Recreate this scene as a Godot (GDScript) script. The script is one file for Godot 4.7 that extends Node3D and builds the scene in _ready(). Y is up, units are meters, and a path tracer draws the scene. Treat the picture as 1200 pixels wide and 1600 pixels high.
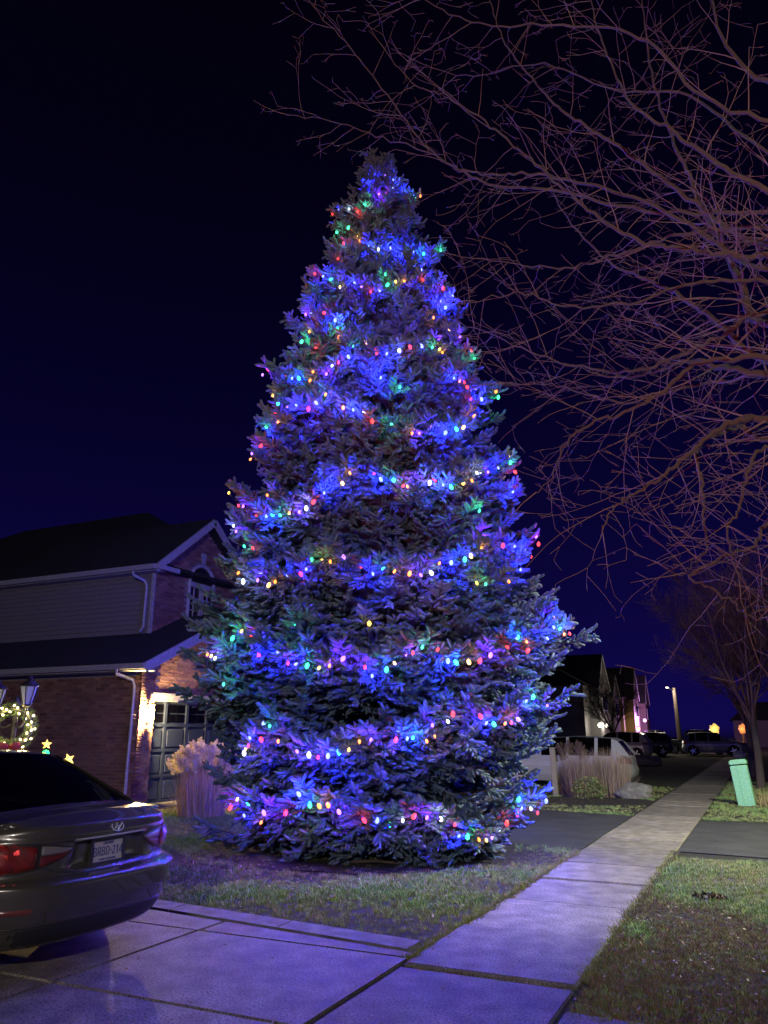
extends Node3D

# ---------------------------------------------------------------- camera model (photo 1200 x 1600 pixels)
const F := 1202.0
const EYE := Vector3(0.0, 1.6, 0.0)
const YAW := 25.3
const PITCH := 16.02
var fw: Vector3
var rt: Vector3
var upv: Vector3
var rng := RandomNumberGenerator.new()
var M := {}
var T := {}
var used := {}

func ray(px: float, py: float) -> Vector3:
	return (fw * F + rt * (px - 600.0) + upv * (800.0 - py)).normalized()

func at(px: float, py: float, dist: float) -> Vector3:   # a point at that horizontal distance
	var d := ray(px, py)
	return EYE + d * (dist / Vector2(d.x, d.z).length())

func on_ground(px: float, py: float, y := 0.0) -> Vector3:
	var d := ray(px, py)
	return EYE + d * ((y - EYE.y) / d.y)

func rr(a: float, b: float) -> float:
	return rng.randf_range(a, b)

# ---------------------------------------------------------------- mesh builder
class MB:
	var v := PackedVector3Array()
	var idx := PackedInt32Array()
	var col := PackedColorArray()
	var uv := PackedVector2Array()
	var tint := Color(1, 1, 1)
	var colored := false
	var mapped := false

	func add(p: Vector3, t := Vector2.ZERO) -> int:
		v.append(p)
		if colored: col.append(tint)
		if mapped: uv.append(t)
		return v.size() - 1

	func tri(a: Vector3, b: Vector3, c: Vector3) -> void:
		var i := add(a); add(b); add(c)
		idx.append(i); idx.append(i + 1); idx.append(i + 2)

	func quad(a: Vector3, b: Vector3, c: Vector3, d: Vector3) -> void:   # clockwise seen from the front
		var i := add(a, Vector2(0, 1)); add(b, Vector2(0, 0)); add(c, Vector2(1, 0)); add(d, Vector2(1, 1))
		for k in [0, 1, 2, 0, 2, 3]: idx.append(i + k)

	func hexa(p: Array) -> void:   # bottom ring 0..3, top ring 4..7, rings anticlockwise seen from above
		quad(p[4], p[7], p[6], p[5]); quad(p[0], p[1], p[2], p[3])
		for k in 4:
			var n := (k + 1) % 4
			quad(p[k], p[k + 4], p[n + 4], p[n])

	func box(c: Vector3, s: Vector3, b := Basis()) -> void:
		var h := s * 0.5
		var p := []
		for y in [-1.0, 1.0]:
			for q in [[-1.0, 1.0], [1.0, 1.0], [1.0, -1.0], [-1.0, -1.0]]:
				p.append(c + b * Vector3(q[0] * h.x, y * h.y, q[1] * h.z))
		hexa(p)

	func bbox(c: Vector3, s: Vector3, bev: float, b := Basis()) -> void:   # a box with chamfered top and upright edges
		var h := s * 0.5
		var rings := []
		var e := minf(bev, minf(h.x, minf(h.y, h.z)) * 0.9)
		for r in [[-h.y + e, 0.0], [h.y - e, 0.0], [h.y, e]]:
			var ring := []
			for q in [[-1.0, 1.0], [1.0, 1.0], [1.0, -1.0], [-1.0, -1.0]]:
				var fx: float = h.x - r[1]
				var fz: float = h.z - r[1]
				var ex: float = e * 0.7
				var p1 := Vector3(q[0] * fx, r[0], q[1] * (fz - ex))
				var p2 := Vector3(q[0] * (fx - ex), r[0], q[1] * fz)
				if q[0] * q[1] > 0: ring.append(p2); ring.append(p1)
				else: ring.append(p1); ring.append(p2)
			rings.append(ring)
		for k in 8:
			var n := (k + 1) % 8
			for j in 2:
				quad(c + b * rings[j][k], c + b * rings[j + 1][k], c + b * rings[j + 1][n], c + b * rings[j][n])
			tri(c + b * rings[2][k], c + b * Vector3(0, h.y, 0), c + b * rings[2][n])
			tri(c + b * rings[0][n], c + b * Vector3(0, -h.y + e, 0), c + b * rings[0][k])

	func grid(rows: Array, closed := false) -> void:   # rows of equally many points, shared vertices (smooth)
		var nr := rows.size()
		var nc: int = rows[0].size()
		var i0 := v.size()
		for r in nr:
			for c in nc: add(rows[r][c], Vector2(float(c) / maxf(1, nc - 1), float(r) / maxf(1, nr - 1)))
		for r in nr - 1:
			for c in (nc if closed else nc - 1):
				var a := i0 + r * nc + c
				var b := i0 + r * nc + (c + 1) % nc
				var d := a + nc
				var e := b + nc
				idx.append(a); idx.append(d); idx.append(e)
				idx.append(a); idx.append(e); idx.append(b)

	func tube(pts: Array, radii: Array, sides := 6, cap := true) -> void:
		var n := pts.size()
		var rows := []
		var prev := Vector3.ZERO
		for i in n:
			var t: Vector3 = (pts[mini(i + 1, n - 1)] - pts[maxi(i - 1, 0)])
			t = t.normalized() if t.length() > 1e-6 else Vector3.UP
			if i == 0:
				prev = t.cross(Vector3.UP if absf(t.y) < 0.9 else Vector3.RIGHT).normalized()
			else:
				prev = (prev - t * prev.dot(t)).normalized()
			var w := t.cross(prev)
			var ring := []
			var r: float = radii[i] if radii.size() > 1 else radii[0]
			for k in sides:
				var a := TAU * k / sides
				ring.append(pts[i] + (prev * cos(a) + w * sin(a)) * r)
			rows.append(ring)
		grid(rows, true)
		if cap:
			for e in [0, n - 1]:
				var ring: Array = rows[e]
				for k in range(1, sides - 1):
					if e == 0: tri(ring[0], ring[k + 1], ring[k])
					else: tri(ring[0], ring[k], ring[k + 1])

	func lathe(prof: Array, sides := 16, c := Vector3.ZERO, b := Basis()) -> void:   # [radius, height] pairs upwards
		var rows := []
		for q in prof:
			var ring := []
			for k in sides:
				var a := TAU * k / sides
				ring.append(c + b * Vector3(cos(a) * q[0], q[1], -sin(a) * q[0]))
			rows.append(ring)
		grid(rows, true)

	func mesh(flat := false) -> ArrayMesh:
		var nrm := PackedVector3Array()
		nrm.resize(v.size())
		for k in range(0, idx.size(), 3):
			var a := idx[k]
			var b := idx[k + 1]
			var c := idx[k + 2]
			var n := (v[c] - v[a]).cross(v[b] - v[a])
			nrm[a] += n; nrm[b] += n; nrm[c] += n
		for k in nrm.size():
			nrm[k] = nrm[k].normalized() if nrm[k].length_squared() > 1e-20 else Vector3.UP
		var arr := []
		arr.resize(Mesh.ARRAY_MAX)
		arr[Mesh.ARRAY_VERTEX] = v
		if not flat: arr[Mesh.ARRAY_NORMAL] = nrm
		arr[Mesh.ARRAY_INDEX] = idx
		if colored: arr[Mesh.ARRAY_COLOR] = col
		if mapped: arr[Mesh.ARRAY_TEX_UV] = uv
		var m := ArrayMesh.new()
		m.add_surface_from_arrays(Mesh.PRIMITIVE_TRIANGLES, arr)
		return m

# ---------------------------------------------------------------- nodes
func numbered(n: String) -> String:
	used[n] = used.get(n, -1) + 1
	return n if used[n] == 0 else "%s_%03d" % [n, used[n]]

func thing(called: String, label: String, category: String, pos := Vector3.ZERO, turn := 0.0, group := "") -> Node3D:
	var o := Node3D.new()
	o.name = numbered(called)
	add_child(o)
	o.position = pos
	o.rotation.y = turn
	tag(o, label, category, group)
	return o

func tag(o: Node, label: String, category: String, group := "") -> void:
	o.set_meta("label", label)
	o.set_meta("category", category)
	if group: o.set_meta("group", group)

func put(called: String, mesh: Mesh, material: Material, parent: Node = null) -> MeshInstance3D:
	var o := MeshInstance3D.new()
	o.name = called if parent else numbered(called)
	o.mesh = mesh
	o.material_override = material
	o.cast_shadow = GeometryInstance3D.SHADOW_CASTING_SETTING_ON
	if parent: parent.add_child(o, true)
	else: add_child(o)
	return o

func structure(o: Node, label: String, category: String) -> Node:
	o.set_meta("kind", "structure")
	tag(o, label, category)
	return o

func many(called: String, mesh: Mesh, material: Material, tr: Array, cols: Array, parent: Node = null) -> MultiMeshInstance3D:
	var mm := MultiMesh.new()
	mm.transform_format = MultiMesh.TRANSFORM_3D
	mm.use_colors = cols.size() > 0
	mm.mesh = mesh
	mm.instance_count = tr.size()
	for i in tr.size():
		mm.set_instance_transform(i, tr[i])
		if cols.size() > 0: mm.set_instance_color(i, cols[i])
	var o := MultiMeshInstance3D.new()
	o.name = called if parent else numbered(called)
	o.multimesh = mm
	o.material_override = material
	o.set_meta("kind", "stuff")
	if parent: parent.add_child(o, true)
	else: add_child(o)
	return o

func omni(parent: Node, pos: Vector3, color: Color, energy: float, size := 0.03) -> void:
	var l := OmniLight3D.new()
	l.name = "glow_light"
	l.light_color = color
	l.light_energy = energy
	l.light_size = size
	l.omni_range = 60.0
	l.omni_attenuation = 2.0
	l.shadow_enabled = true
	parent.add_child(l, true)
	l.position = pos

func spot(parent: Node, pos: Vector3, aim: Vector3, color: Color, energy: float, angle: float, soft := 0.5, size := 0.12) -> void:
	var l := SpotLight3D.new()
	l.name = "beam_light"
	l.light_color = color
	l.light_energy = energy
	l.light_size = size
	l.spot_range = 80.0
	l.spot_attenuation = 2.0
	l.spot_angle = angle
	l.spot_angle_attenuation = soft
	l.shadow_enabled = true
	parent.add_child(l, true)
	l.position = pos
	l.basis = Basis.looking_at(aim - pos, Vector3.UP if absf((aim - pos).normalized().y) < 0.95 else Vector3.RIGHT)

# ---------------------------------------------------------------- materials
func lin(r: float, g: float, b: float, a := 1.0) -> Color:
	var c := Color(r, g, b).linear_to_srgb()
	c.a = a
	return c

func mat(c: Color, rough := 0.8, metal := 0.0) -> StandardMaterial3D:
	var m := StandardMaterial3D.new()
	m.albedo_color = c
	m.roughness = rough
	m.metallic = metal
	m.cull_mode = BaseMaterial3D.CULL_DISABLED
	return m

func noise_tex(seed_: int, freq: float, lo: Color, hi: Color, oct := 5, kind := FastNoiseLite.TYPE_SIMPLEX_SMOOTH, size := 512, mid := -1.0) -> NoiseTexture2D:
	var n := FastNoiseLite.new()
	n.seed = seed_
	n.noise_type = kind
	n.frequency = freq
	n.fractal_octaves = oct
	var g := Gradient.new()
	g.set_color(0, lo)
	g.set_color(1, hi)
	if mid > 0.0:
		g.set_offset(0, mid - 0.15)
		g.set_offset(1, mid + 0.15)
	var t := NoiseTexture2D.new()
	t.width = size
	t.height = size
	t.seamless = true
	t.noise = n
	t.color_ramp = g
	return t

func textured(m: StandardMaterial3D, tex: Texture2D, metres: float, bump: Texture2D = null, bump_cm := 0.3) -> StandardMaterial3D:
	m.albedo_texture = tex
	m.uv1_triplanar = true
	m.uv1_world_triplanar = true
	m.uv1_scale = Vector3.ONE / metres
	if bump:
		m.heightmap_enabled = true
		m.heightmap_texture = bump
		m.heightmap_scale = bump_cm
	return m

func detailed(m: StandardMaterial3D, tex: Texture2D, metres: float) -> StandardMaterial3D:   # a second, coarser pattern multiplied on
	m.detail_enabled = true
	m.detail_blend_mode = BaseMaterial3D.BLEND_MODE_MUL
	m.detail_albedo = tex
	m.detail_uv_layer = BaseMaterial3D.DETAIL_UV_2
	m.uv2_triplanar = true
	m.uv2_world_triplanar = true
	m.uv2_scale = Vector3.ONE / metres
	return m

func glass(c: Color, alpha: float) -> StandardMaterial3D:
	var m := mat(Color(c.r, c.g, c.b, alpha), 0.03)
	m.transparency = BaseMaterial3D.TRANSPARENCY_ALPHA
	return m

func glow(c: Color, energy: float) -> StandardMaterial3D:   # c is the hue of the lit fitting
	var m := mat(c, 0.4)
	m.emission_enabled = true
	m.emission = c
	m.emission_energy_multiplier = energy
	return m

func make_materials() -> void:
	T.fine = noise_tex(1, 0.03, Color(0.8, 0.8, 0.8), Color(1, 1, 1))
	T.speck = noise_tex(2, 0.09, Color(0.5, 0.5, 0.5), Color(1, 1, 1), 3)
	T.bump = noise_tex(3, 0.06, Color(0, 0, 0), Color(1, 1, 1), 5)
	T.blotch = noise_tex(4, 0.012, Color(0.55, 0.54, 0.53), Color(1, 1, 1), 6)
	T.stain = noise_tex(5, 0.016, Color(0.84, 0.83, 0.82), Color(1, 1, 1), 6, FastNoiseLite.TYPE_SIMPLEX_SMOOTH, 512, 0.4)
	T.soil = noise_tex(6, 0.03, Color(0.45, 0.40, 0.34), Color(1.0, 0.98, 0.9), 5)
	T.grit = noise_tex(9, 0.045, Color(0.52, 0.51, 0.50), Color(1, 1, 1), 6, FastNoiseLite.TYPE_SIMPLEX_SMOOTH, 1024, 0.36)
	T.worn = noise_tex(10, 0.02, Color(0.6, 0.58, 0.56), Color(1, 1, 1), 9)
	M.slabs = []
	for k in [1.0, 0.82, 0.92, 0.74, 1.08]:
		M.slabs.append(detailed(textured(mat(lin(0.27 * k, 0.235 * k, 0.195 * k), 0.75), T.grit, 0.9 + 0.2 * k, T.bump, 0.22), T.worn, 2.6 + k))
	M.concrete = M.slabs[0]
	M.concrete_edge = detailed(textured(mat(lin(0.36, 0.33, 0.32), 0.8), T.speck, 0.5, T.bump, 0.6), T.blotch, 1.7)
	M.asphalt = detailed(textured(mat(lin(0.055, 0.053, 0.052), 0.85), T.speck, 0.22, T.bump, 0.5), T.blotch, 4.0)
	M.lawn = detailed(textured(mat(lin(0.10, 0.105, 0.05), 0.95), T.soil, 0.22, T.bump, 3.0), T.blotch, 3.3)
	M.mulch = detailed(textured(mat(lin(0.075, 0.052, 0.035), 0.95), T.speck, 0.25, T.bump, 4.0), T.blotch, 1.9)
	M.grass = mat(Color(1, 1, 1), 0.75)
	M.grass.vertex_color_use_as_albedo = true
	M.leafy = mat(Color(1, 1, 1), 0.7)
	M.leafy.vertex_color_use_as_albedo = true
	M.bark = textured(mat(lin(0.2, 0.15, 0.125), 0.9), T.speck, 0.18, T.bump, 1.0)
	M.plume = mat(Color(1, 1, 1), 0.8)
	M.plume.vertex_color_use_as_albedo = true
	M.plume.backlight_enabled = true
	M.plume.backlight = lin(0.8, 0.8, 0.8)
	M.bark_dark = textured(mat(lin(0.12, 0.085, 0.065), 0.95), T.speck, 0.2, T.bump, 1.4)
	M.twig = mat(lin(0.19, 0.13, 0.105), 0.85)
	M.twig_red = mat(lin(0.15, 0.09, 0.072), 0.85)
	M.brick = []
	for c in [[0.27, 0.125, 0.09], [0.30, 0.15, 0.105], [0.22, 0.10, 0.08], [0.33, 0.175, 0.125], [0.255, 0.135, 0.105]]:
		M.brick.append(textured(mat(lin(c[0], c[1], c[2]), 0.9), T.fine, 0.25, T.bump, 0.5))
	M.brickwork = textured(mat(Color(1, 1, 1), 0.9), T.fine, 0.25, T.bump, 0.5)
	M.brickwork.vertex_color_use_as_albedo = true
	M.mortar = textured(mat(lin(0.32, 0.29, 0.26), 0.95), T.fine, 0.3)
	M.shingle = detailed(textured(mat(lin(0.05, 0.048, 0.05), 0.95), T.speck, 0.35, T.bump, 1.0), T.blotch, 2.5)
	M.white = textured(mat(lin(0.4, 0.385, 0.37), 0.5), T.fine, 2.0)
	M.siding = textured(mat(lin(0.23, 0.20, 0.205), 0.6), T.fine, 1.5)
	M.garage = textured(mat(lin(0.018, 0.026, 0.055), 0.45), T.fine, 1.0)
	M.pane = glass(Color(0.02, 0.02, 0.03), 0.75)
	M.black = mat(lin(0.015, 0.015, 0.016), 0.45)
	M.dark_metal = mat(lin(0.03, 0.03, 0.032), 0.4, 0.6)
	M.steel = mat(lin(0.45, 0.46, 0.47), 0.4, 0.8)
	M.chrome = mat(lin(0.7, 0.7, 0.71), 0.22, 0.55)
	M.rubber = mat(lin(0.02, 0.02, 0.021), 0.85)
	M.rim = mat(lin(0.5, 0.5, 0.52), 0.3, 0.9)
	M.wood = textured(mat(lin(0.36, 0.31, 0.25), 0.9), T.speck, 0.4, T.bump, 0.5)
	M.stone = detailed(textured(mat(lin(0.34, 0.32, 0.29), 0.9), T.fine, 0.5, T.bump, 2.0), T.blotch, 0.9)
	M.plastic_green = textured(mat(lin(0.24, 0.55, 0.33), 0.5), T.fine, 0.8)

# ---------------------------------------------------------------- the scene
func _ready() -> void:
	rng.seed = 7
	var yaw := deg_to_rad(YAW)
	var pit := deg_to_rad(PITCH)
	fw = Vector3(-sin(yaw) * cos(pit), sin(pit), -cos(yaw) * cos(pit))
	rt = Vector3(cos(yaw), 0, -sin(yaw))
	upv = rt.cross(fw)

	var cam := Camera3D.new()
	cam.name = "camera"
	add_child(cam)
	cam.position = EYE
	cam.basis = Basis(rt, upv, -fw)
	cam.fov = rad_to_deg(2.0 * atan(800.0 / F))
	cam.near = 0.05
	cam.far = 600.0
	cam.current = true

	var env := Environment.new()
	env.background_mode = Environment.BG_SKY
	var sm := ProceduralSkyMaterial.new()
	sm.sky_top_color = Color8(2, 1, 9)
	sm.sky_horizon_color = Color8(16, 9, 74)
	sm.sky_curve = 0.2
	sm.ground_bottom_color = Color8(4, 3, 12)
	sm.ground_horizon_color = Color8(10, 7, 36)
	env.sky = Sky.new()
	env.sky.sky_material = sm
	env.tonemap_mode = Environment.TONE_MAPPER_LINEAR
	env.tonemap_exposure = 1.0
	env.sdfgi_enabled = true
	env.ssao_enabled = true
	env.ssil_enabled = true
	var we := WorldEnvironment.new()
	we.name = "environment"
	we.environment = env
	add_child(we)

	make_materials()
	build_lamps()
	build_ground()
	build_house()
	rng.seed = 17
	build_string_lights()
	build_spruce()
	build_locust()
	build_sedan()
	build_house_details()
	build_verge()
	build_far_street()
	build_grass()

# ---------------------------------------------------------------- street lamps (their light is in the picture, they stand outside it)
func street_lamp(pos: Vector3, turn: float, height: float, label: String, color: Color, energy: float, angle: float, aim: Vector3, soft: float) -> void:
	var t := thing("street_lamp", label, "street lamp", pos, turn, "street lamps along the road")
	var b := MB.new()
	b.lathe([[0.0, 0.0], [0.16, 0.0], [0.15, 0.35], [0.09, 0.45], [0.075, height * 0.6], [0.055, height], [0.0, height]], 12)
	put("pole", b.mesh(), M.dark_metal, t)
	b = MB.new()
	var arm := []
	for k in 7:
		var s := k / 6.0
		arm.append(Vector3(-1.3 * s, height - 0.25 + 0.45 * sin(s * PI * 0.5), 0))
	b.tube(arm, [0.045, 0.04, 0.04, 0.035, 0.035, 0.03, 0.03], 8)
	put("arm", b.mesh(), M.dark_metal, t)
	b = MB.new()
	b.bbox(Vector3(-1.6, height + 0.2, 0), Vector3(0.7, 0.14, 0.3), 0.05)
	var head := put("lamp_head", b.mesh(), M.dark_metal, t)
	b = MB.new()
	b.box(Vector3(-1.6, height + 0.118, 0), Vector3(0.44, 0.02, 0.22))
	put("lens", b.mesh(), glow(color, 4.0), head)
	spot(t, Vector3(-1.6, height + 0.07, 0), t.transform.affine_inverse() * aim, color, energy, angle, soft, 0.1)

func build_lamps() -> void:
	street_lamp(Vector3(4.6, 0, -12.8), 0.0, 6.4, "dark metal street lamp beyond the asphalt apron", lin(0.96, 1.0, 0.76), 225.0, 60.0, Vector3(1.3, 0, -14.3), 0.3)
	street_lamp(Vector3(4.2, 0, 9.0), 0.3, 6.0, "dark metal street lamp behind the driveway end", lin(1.0, 0.92, 0.88), 140.0, 78.0, Vector3(-2.0, 1.5, -4.0), 0.5)
	# a red floodlight on a lawn stake behind the driveway; its glow reaches the siding and the undersides of the branches
	var t := thing("stake_floodlight", "red floodlight on a lawn stake behind the driveway", "floodlight", Vector3(-1.6, 0, 5.5))
	var b := MB.new()
	b.tube([Vector3(0, 0, 0), Vector3(0, 0.3, 0)], [0.008, 0.014], 6)
	put("stake", b.mesh(), M.black, t)
	b = MB.new()
	b.lathe([[0.03, -0.06], [0.06, 0.0], [0.075, 0.09]], 14, Vector3(0, 0.36, 0), Basis(Vector3.RIGHT, -0.95))
	put("lamp_housing", b.mesh(), M.black, t)
	b = MB.new()
	b.lathe([[0.0, 0.075], [0.068, 0.075]], 14, Vector3(0, 0.36, 0), Basis(Vector3.RIGHT, -0.95))
	put("lens", b.mesh(), glow(lin(1.0, 0.06, 0.03), 4.0), t)
	spot(t, Vector3(0, 0.42, -0.09), Vector3(1.6, 5.6, -7.0), lin(1.0, 0.07, 0.04), 60.0, 37.0, 0.6, 0.06)

# ---------------------------------------------------------------- ground, pavements, drives
func sheet(called: String, pts: Array, y: float, m: Material, label: String, category: String) -> MeshInstance3D:   # a flat polygon with a thin edge
	var b := MB.new()
	var poly := PackedVector2Array()
	for p in pts: poly.append(Vector2(p[0], p[1]))
	if not Geometry2D.is_polygon_clockwise(poly): poly.reverse()
	for k in Geometry2D.triangulate_polygon(poly):
		b.idx.append(b.add(Vector3(poly[k].x, y, poly[k].y)))
	for k in poly.size():
		var p: Vector2 = poly[k]
		var q: Vector2 = poly[(k + 1) % poly.size()]
		b.quad(Vector3(p.x, -0.05, p.y), Vector3(p.x, y, p.y), Vector3(q.x, y, q.y), Vector3(q.x, -0.05, q.y))
	var o := put(called, b.mesh(), m)
	structure(o, label, category)
	return o

func build_ground() -> void:
	var b := MB.new()
	var rows := []
	for i in 61:
		var row := []
		for j in 61:
			row.append(Vector3(lerpf(-260, 260, j / 60.0), 0.0, lerpf(260, -300, i / 60.0)))
		rows.append(row)
	b.grid(rows)
	structure(put("ground", b.mesh(), M.lawn), "short dormant lawn turf running to the horizon", "ground")

	# pavement of separate concrete slabs; the one past the driveway is heaved up by a root
	var walk := Node3D.new()
	walk.name = "sidewalk"
	add_child(walk)
	structure(walk, "pale concrete sidewalk of square slabs leading past the spruce", "sidewalk")
	var z := -5.6
	var n := 0
	while z > -63.0:
		b = MB.new()
		var h := 0.036 if n == 0 else (0.02 + 0.005 * sin(n * 2.3))
		var tip := (0.010 if n == 0 else 0.004 * sin(n * 1.7))
		b.bbox(Vector3(-1.89, h * 0.5 - 0.05, z - 0.635), Vector3(1.22, h + 0.1, 1.236), 0.016, Basis(Vector3.RIGHT, tip * 0.7) * Basis(Vector3.BACK, 0.004 * sin(n * 3.1)))
		put("slab", b.mesh(), M.slabs[(n * 3 + 1) % 5], walk)
		z -= 1.27
		n += 1
	for q in [[-4.3, 1.27, -1.89], [-3.03, 1.25, -1.89], [-1.77, 1.25, -1.89], [-0.5, 1.25, -1.89], [0.77, 1.25, -1.89], [2.04, 1.25, -1.89]]:
		b = MB.new()
		b.bbox(Vector3(q[2], -0.035, q[0] - (0.635 if q[0] == -4.3 else 0.635)), Vector3(1.22, 0.11, q[1] - 0.03), 0.012)
		put("slab", b.mesh(), M.slabs[3 if q[0] == -4.3 else 1], walk)

	# driveway in the foreground
	var drive := Node3D.new()
	drive.name = "driveway"
	add_child(drive)
	structure(drive, "grey concrete driveway under the parked sedan", "driveway")
	var edge := func(x: float) -> float: return -5.93 + 0.115 * (x + 2.6)   # its far edge runs slightly askew
	for col in [[-2.53, -4.43], [-4.45, -7.6], [-7.62, -10.8], [-10.82, -14.0]]:
		for row in [[99.0, -5.79], [-5.77, -4.26], [-4.24, -1.2], [-1.18, 1.8]]:
			var x0: float = col[0]
			var x1: float = col[1]
			var za0: float = (edge.call(x0) if row[0] > 90 else row[0])
			var za1: float = (edge.call(x1) if row[0] > 90 else row[0])
			var zb: float = row[1]
			b = MB.new()
			var y := 0.02 + rr(-0.002, 0.002)
			var g := 0.009
			b.hexa([Vector3(x1 + g, -0.1, zb - g), Vector3(x0 - g, -0.1, zb - g), Vector3(x0 - g, -0.1, za0 + g), Vector3(x1 + g, -0.1, za1 + g),
				Vector3(x1 + g, y, zb - g), Vector3(x0 - g, y, zb - g), Vector3(x0 - g, y, za0 + g), Vector3(x1 + g, y, za1 + g)])
			put("slab", b.mesh(), M.slabs[rng.randi() % 5], drive)
	for k in 9:   # raised border blocks along the lawn
		var x0 := -2.62 - k * 1.27
		var x1 := x0 - 1.255
		b = MB.new()
		var z0: float = edge.call(x0) - 0.012
		var z1: float = edge.call(x1) - 0.012
		b.hexa([Vector3(x1, -0.1, z1), Vector3(x0, -0.1, z0), Vector3(x0, -0.1, z0 - 0.27), Vector3(x1, -0.1, z1 - 0.27),
			Vector3(x1, 0.032, z1 - 0.008), Vector3(x0, 0.032, z0 - 0.008), Vector3(x0, 0.034, z0 - 0.262), Vector3(x1, 0.034, z1 - 0.262)])
		put("border_block", b.mesh(), M.concrete_edge, drive)
	var ap := Node3D.new()
	ap.name = "driveway_apron"
	add_child(ap)
	structure(ap, "concrete driveway apron between sidewalk and road", "driveway")
	b = MB.new()
	b.bbox(Vector3(1.05, -0.035, -1.75), Vector3(4.6, 0.106, 6.8), 0.012)
	put("slab", b.mesh(), M.concrete, ap)

	sheet("asphalt_driveway", [[-2.52, -11.75], [-12.2, -14.3], [-12.2, -19.4], [-2.52, -16.9]], 0.014, M.asphalt, "black asphalt driveway leading to the brick house garage", "driveway")
	sheet("asphalt_apron", [[-1.26, -12.25], [3.6, -11.7], [3.6, -17.0], [-1.26, -16.4]], 0.014, M.asphalt, "black asphalt apron between sidewalk and road, with grass round it", "driveway")
	sheet("garage_pad", [[-12.21, -13.9], [-13.0, -13.9], [-13.0, -19.6], [-12.21, -19.6]], 0.03, M.concrete, "strip of concrete before the garage door", "driveway")
	sheet("mulch_bed", ring_points(Vector2(-5.25, -11.0), 2.55, 26), 0.012, M.mulch, "bare brown soil and needles under the lit spruce", "soil")
	sheet("planting_bed", ring_points(Vector2(-3.9, -20.2), 1.5, 18), 0.012, M.mulch, "leaf strewn planting bed round the wooden post", "soil")
	sheet("road", [[3.75, 60], [12.5, 60], [12.5, -62], [3.75, -62]], 0.006, M.asphalt, "asphalt road beside the boulevard", "road")
	sheet("cross_road", [[-60, -66], [60, -66], [60, -74], [-60, -74]], 0.01, M.asphalt, "asphalt road crossing behind the lawns with cars parked along it", "road")
	b = MB.new()
	for k in 24:
		b.bbox(Vector3(3.66, 0.02, 20 - k * 3.4), Vector3(0.16, 0.2, 3.38), 0.03)
	structure(put("kerb", b.mesh(), M.concrete_edge), "concrete kerb along the road", "kerb")

func ring_points(c: Vector2, r: float, n: int) -> Array:
	var out := []
	for k in n:
		var a := TAU * k / n
		var q := r * (1.0 + 0.09 * sin(a * 3.0 + 1.0) + 0.05 * sin(a * 7.0))
		out.append([c.x + cos(a) * q, c.y + sin(a) * q])
	return out

# ---------------------------------------------------------------- brick house with garage
func bricks(house: Node3D, rest: MB, origin: Vector3, u: Vector3, nrm: Vector3, w: float, h: float, keep: Callable, budget: int) -> int:
	var bw := 0.24
	var bh := 0.08
	var basis := Basis(u, Vector3.UP, nrm)
	var row := 0
	while (row + 1) * bh <= h + 0.001:
		var x := -bw * 0.5 * (row % 2)
		while x < w - 0.02:
			var x0 := maxf(x + 0.005, 0.002)
			var x1 := minf(x + bw - 0.005, w - 0.002)
			var cx := (x0 + x1) * 0.5
			var cy := (row + 0.5) * bh
			if x1 - x0 > 0.04 and keep.call(cx, cy, x0, x1):
				var c := origin + u * cx + Vector3.UP * cy + nrm * (0.004 + rr(-0.0025, 0.0025))
				if budget > 0 and x1 - x0 > bw - 0.02:
					var o := put("brick", M.brick_mesh, M.brick[rng.randi() % 5], house)
					o.transform = Transform3D(basis, c)
					budget -= 1
				else:
					var s := rr(0.75, 1.2)
					var k: Array = [[0.27, 0.125, 0.09], [0.30, 0.15, 0.105], [0.22, 0.10, 0.08], [0.33, 0.175, 0.125]][rng.randi() % 4]
					rest.tint = Color(k[0] * s, k[1] * s, k[2] * s)
					rest.box(c, Vector3(x1 - x0, bh - 0.011, 0.03), basis)
			x += bw
		row += 1
	return budget

func board(b: MB, p: Vector3, q: Vector3, w: float, d: float, up := Vector3.UP) -> void:   # a straight bar from p to q
	var t := (q - p).normalized()
	var s := t.cross(up).normalized()
	b.box((p + q) * 0.5, Vector3(w, d, (q - p).length()), Basis(s, s.cross(t).normalized(), -t))

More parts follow.
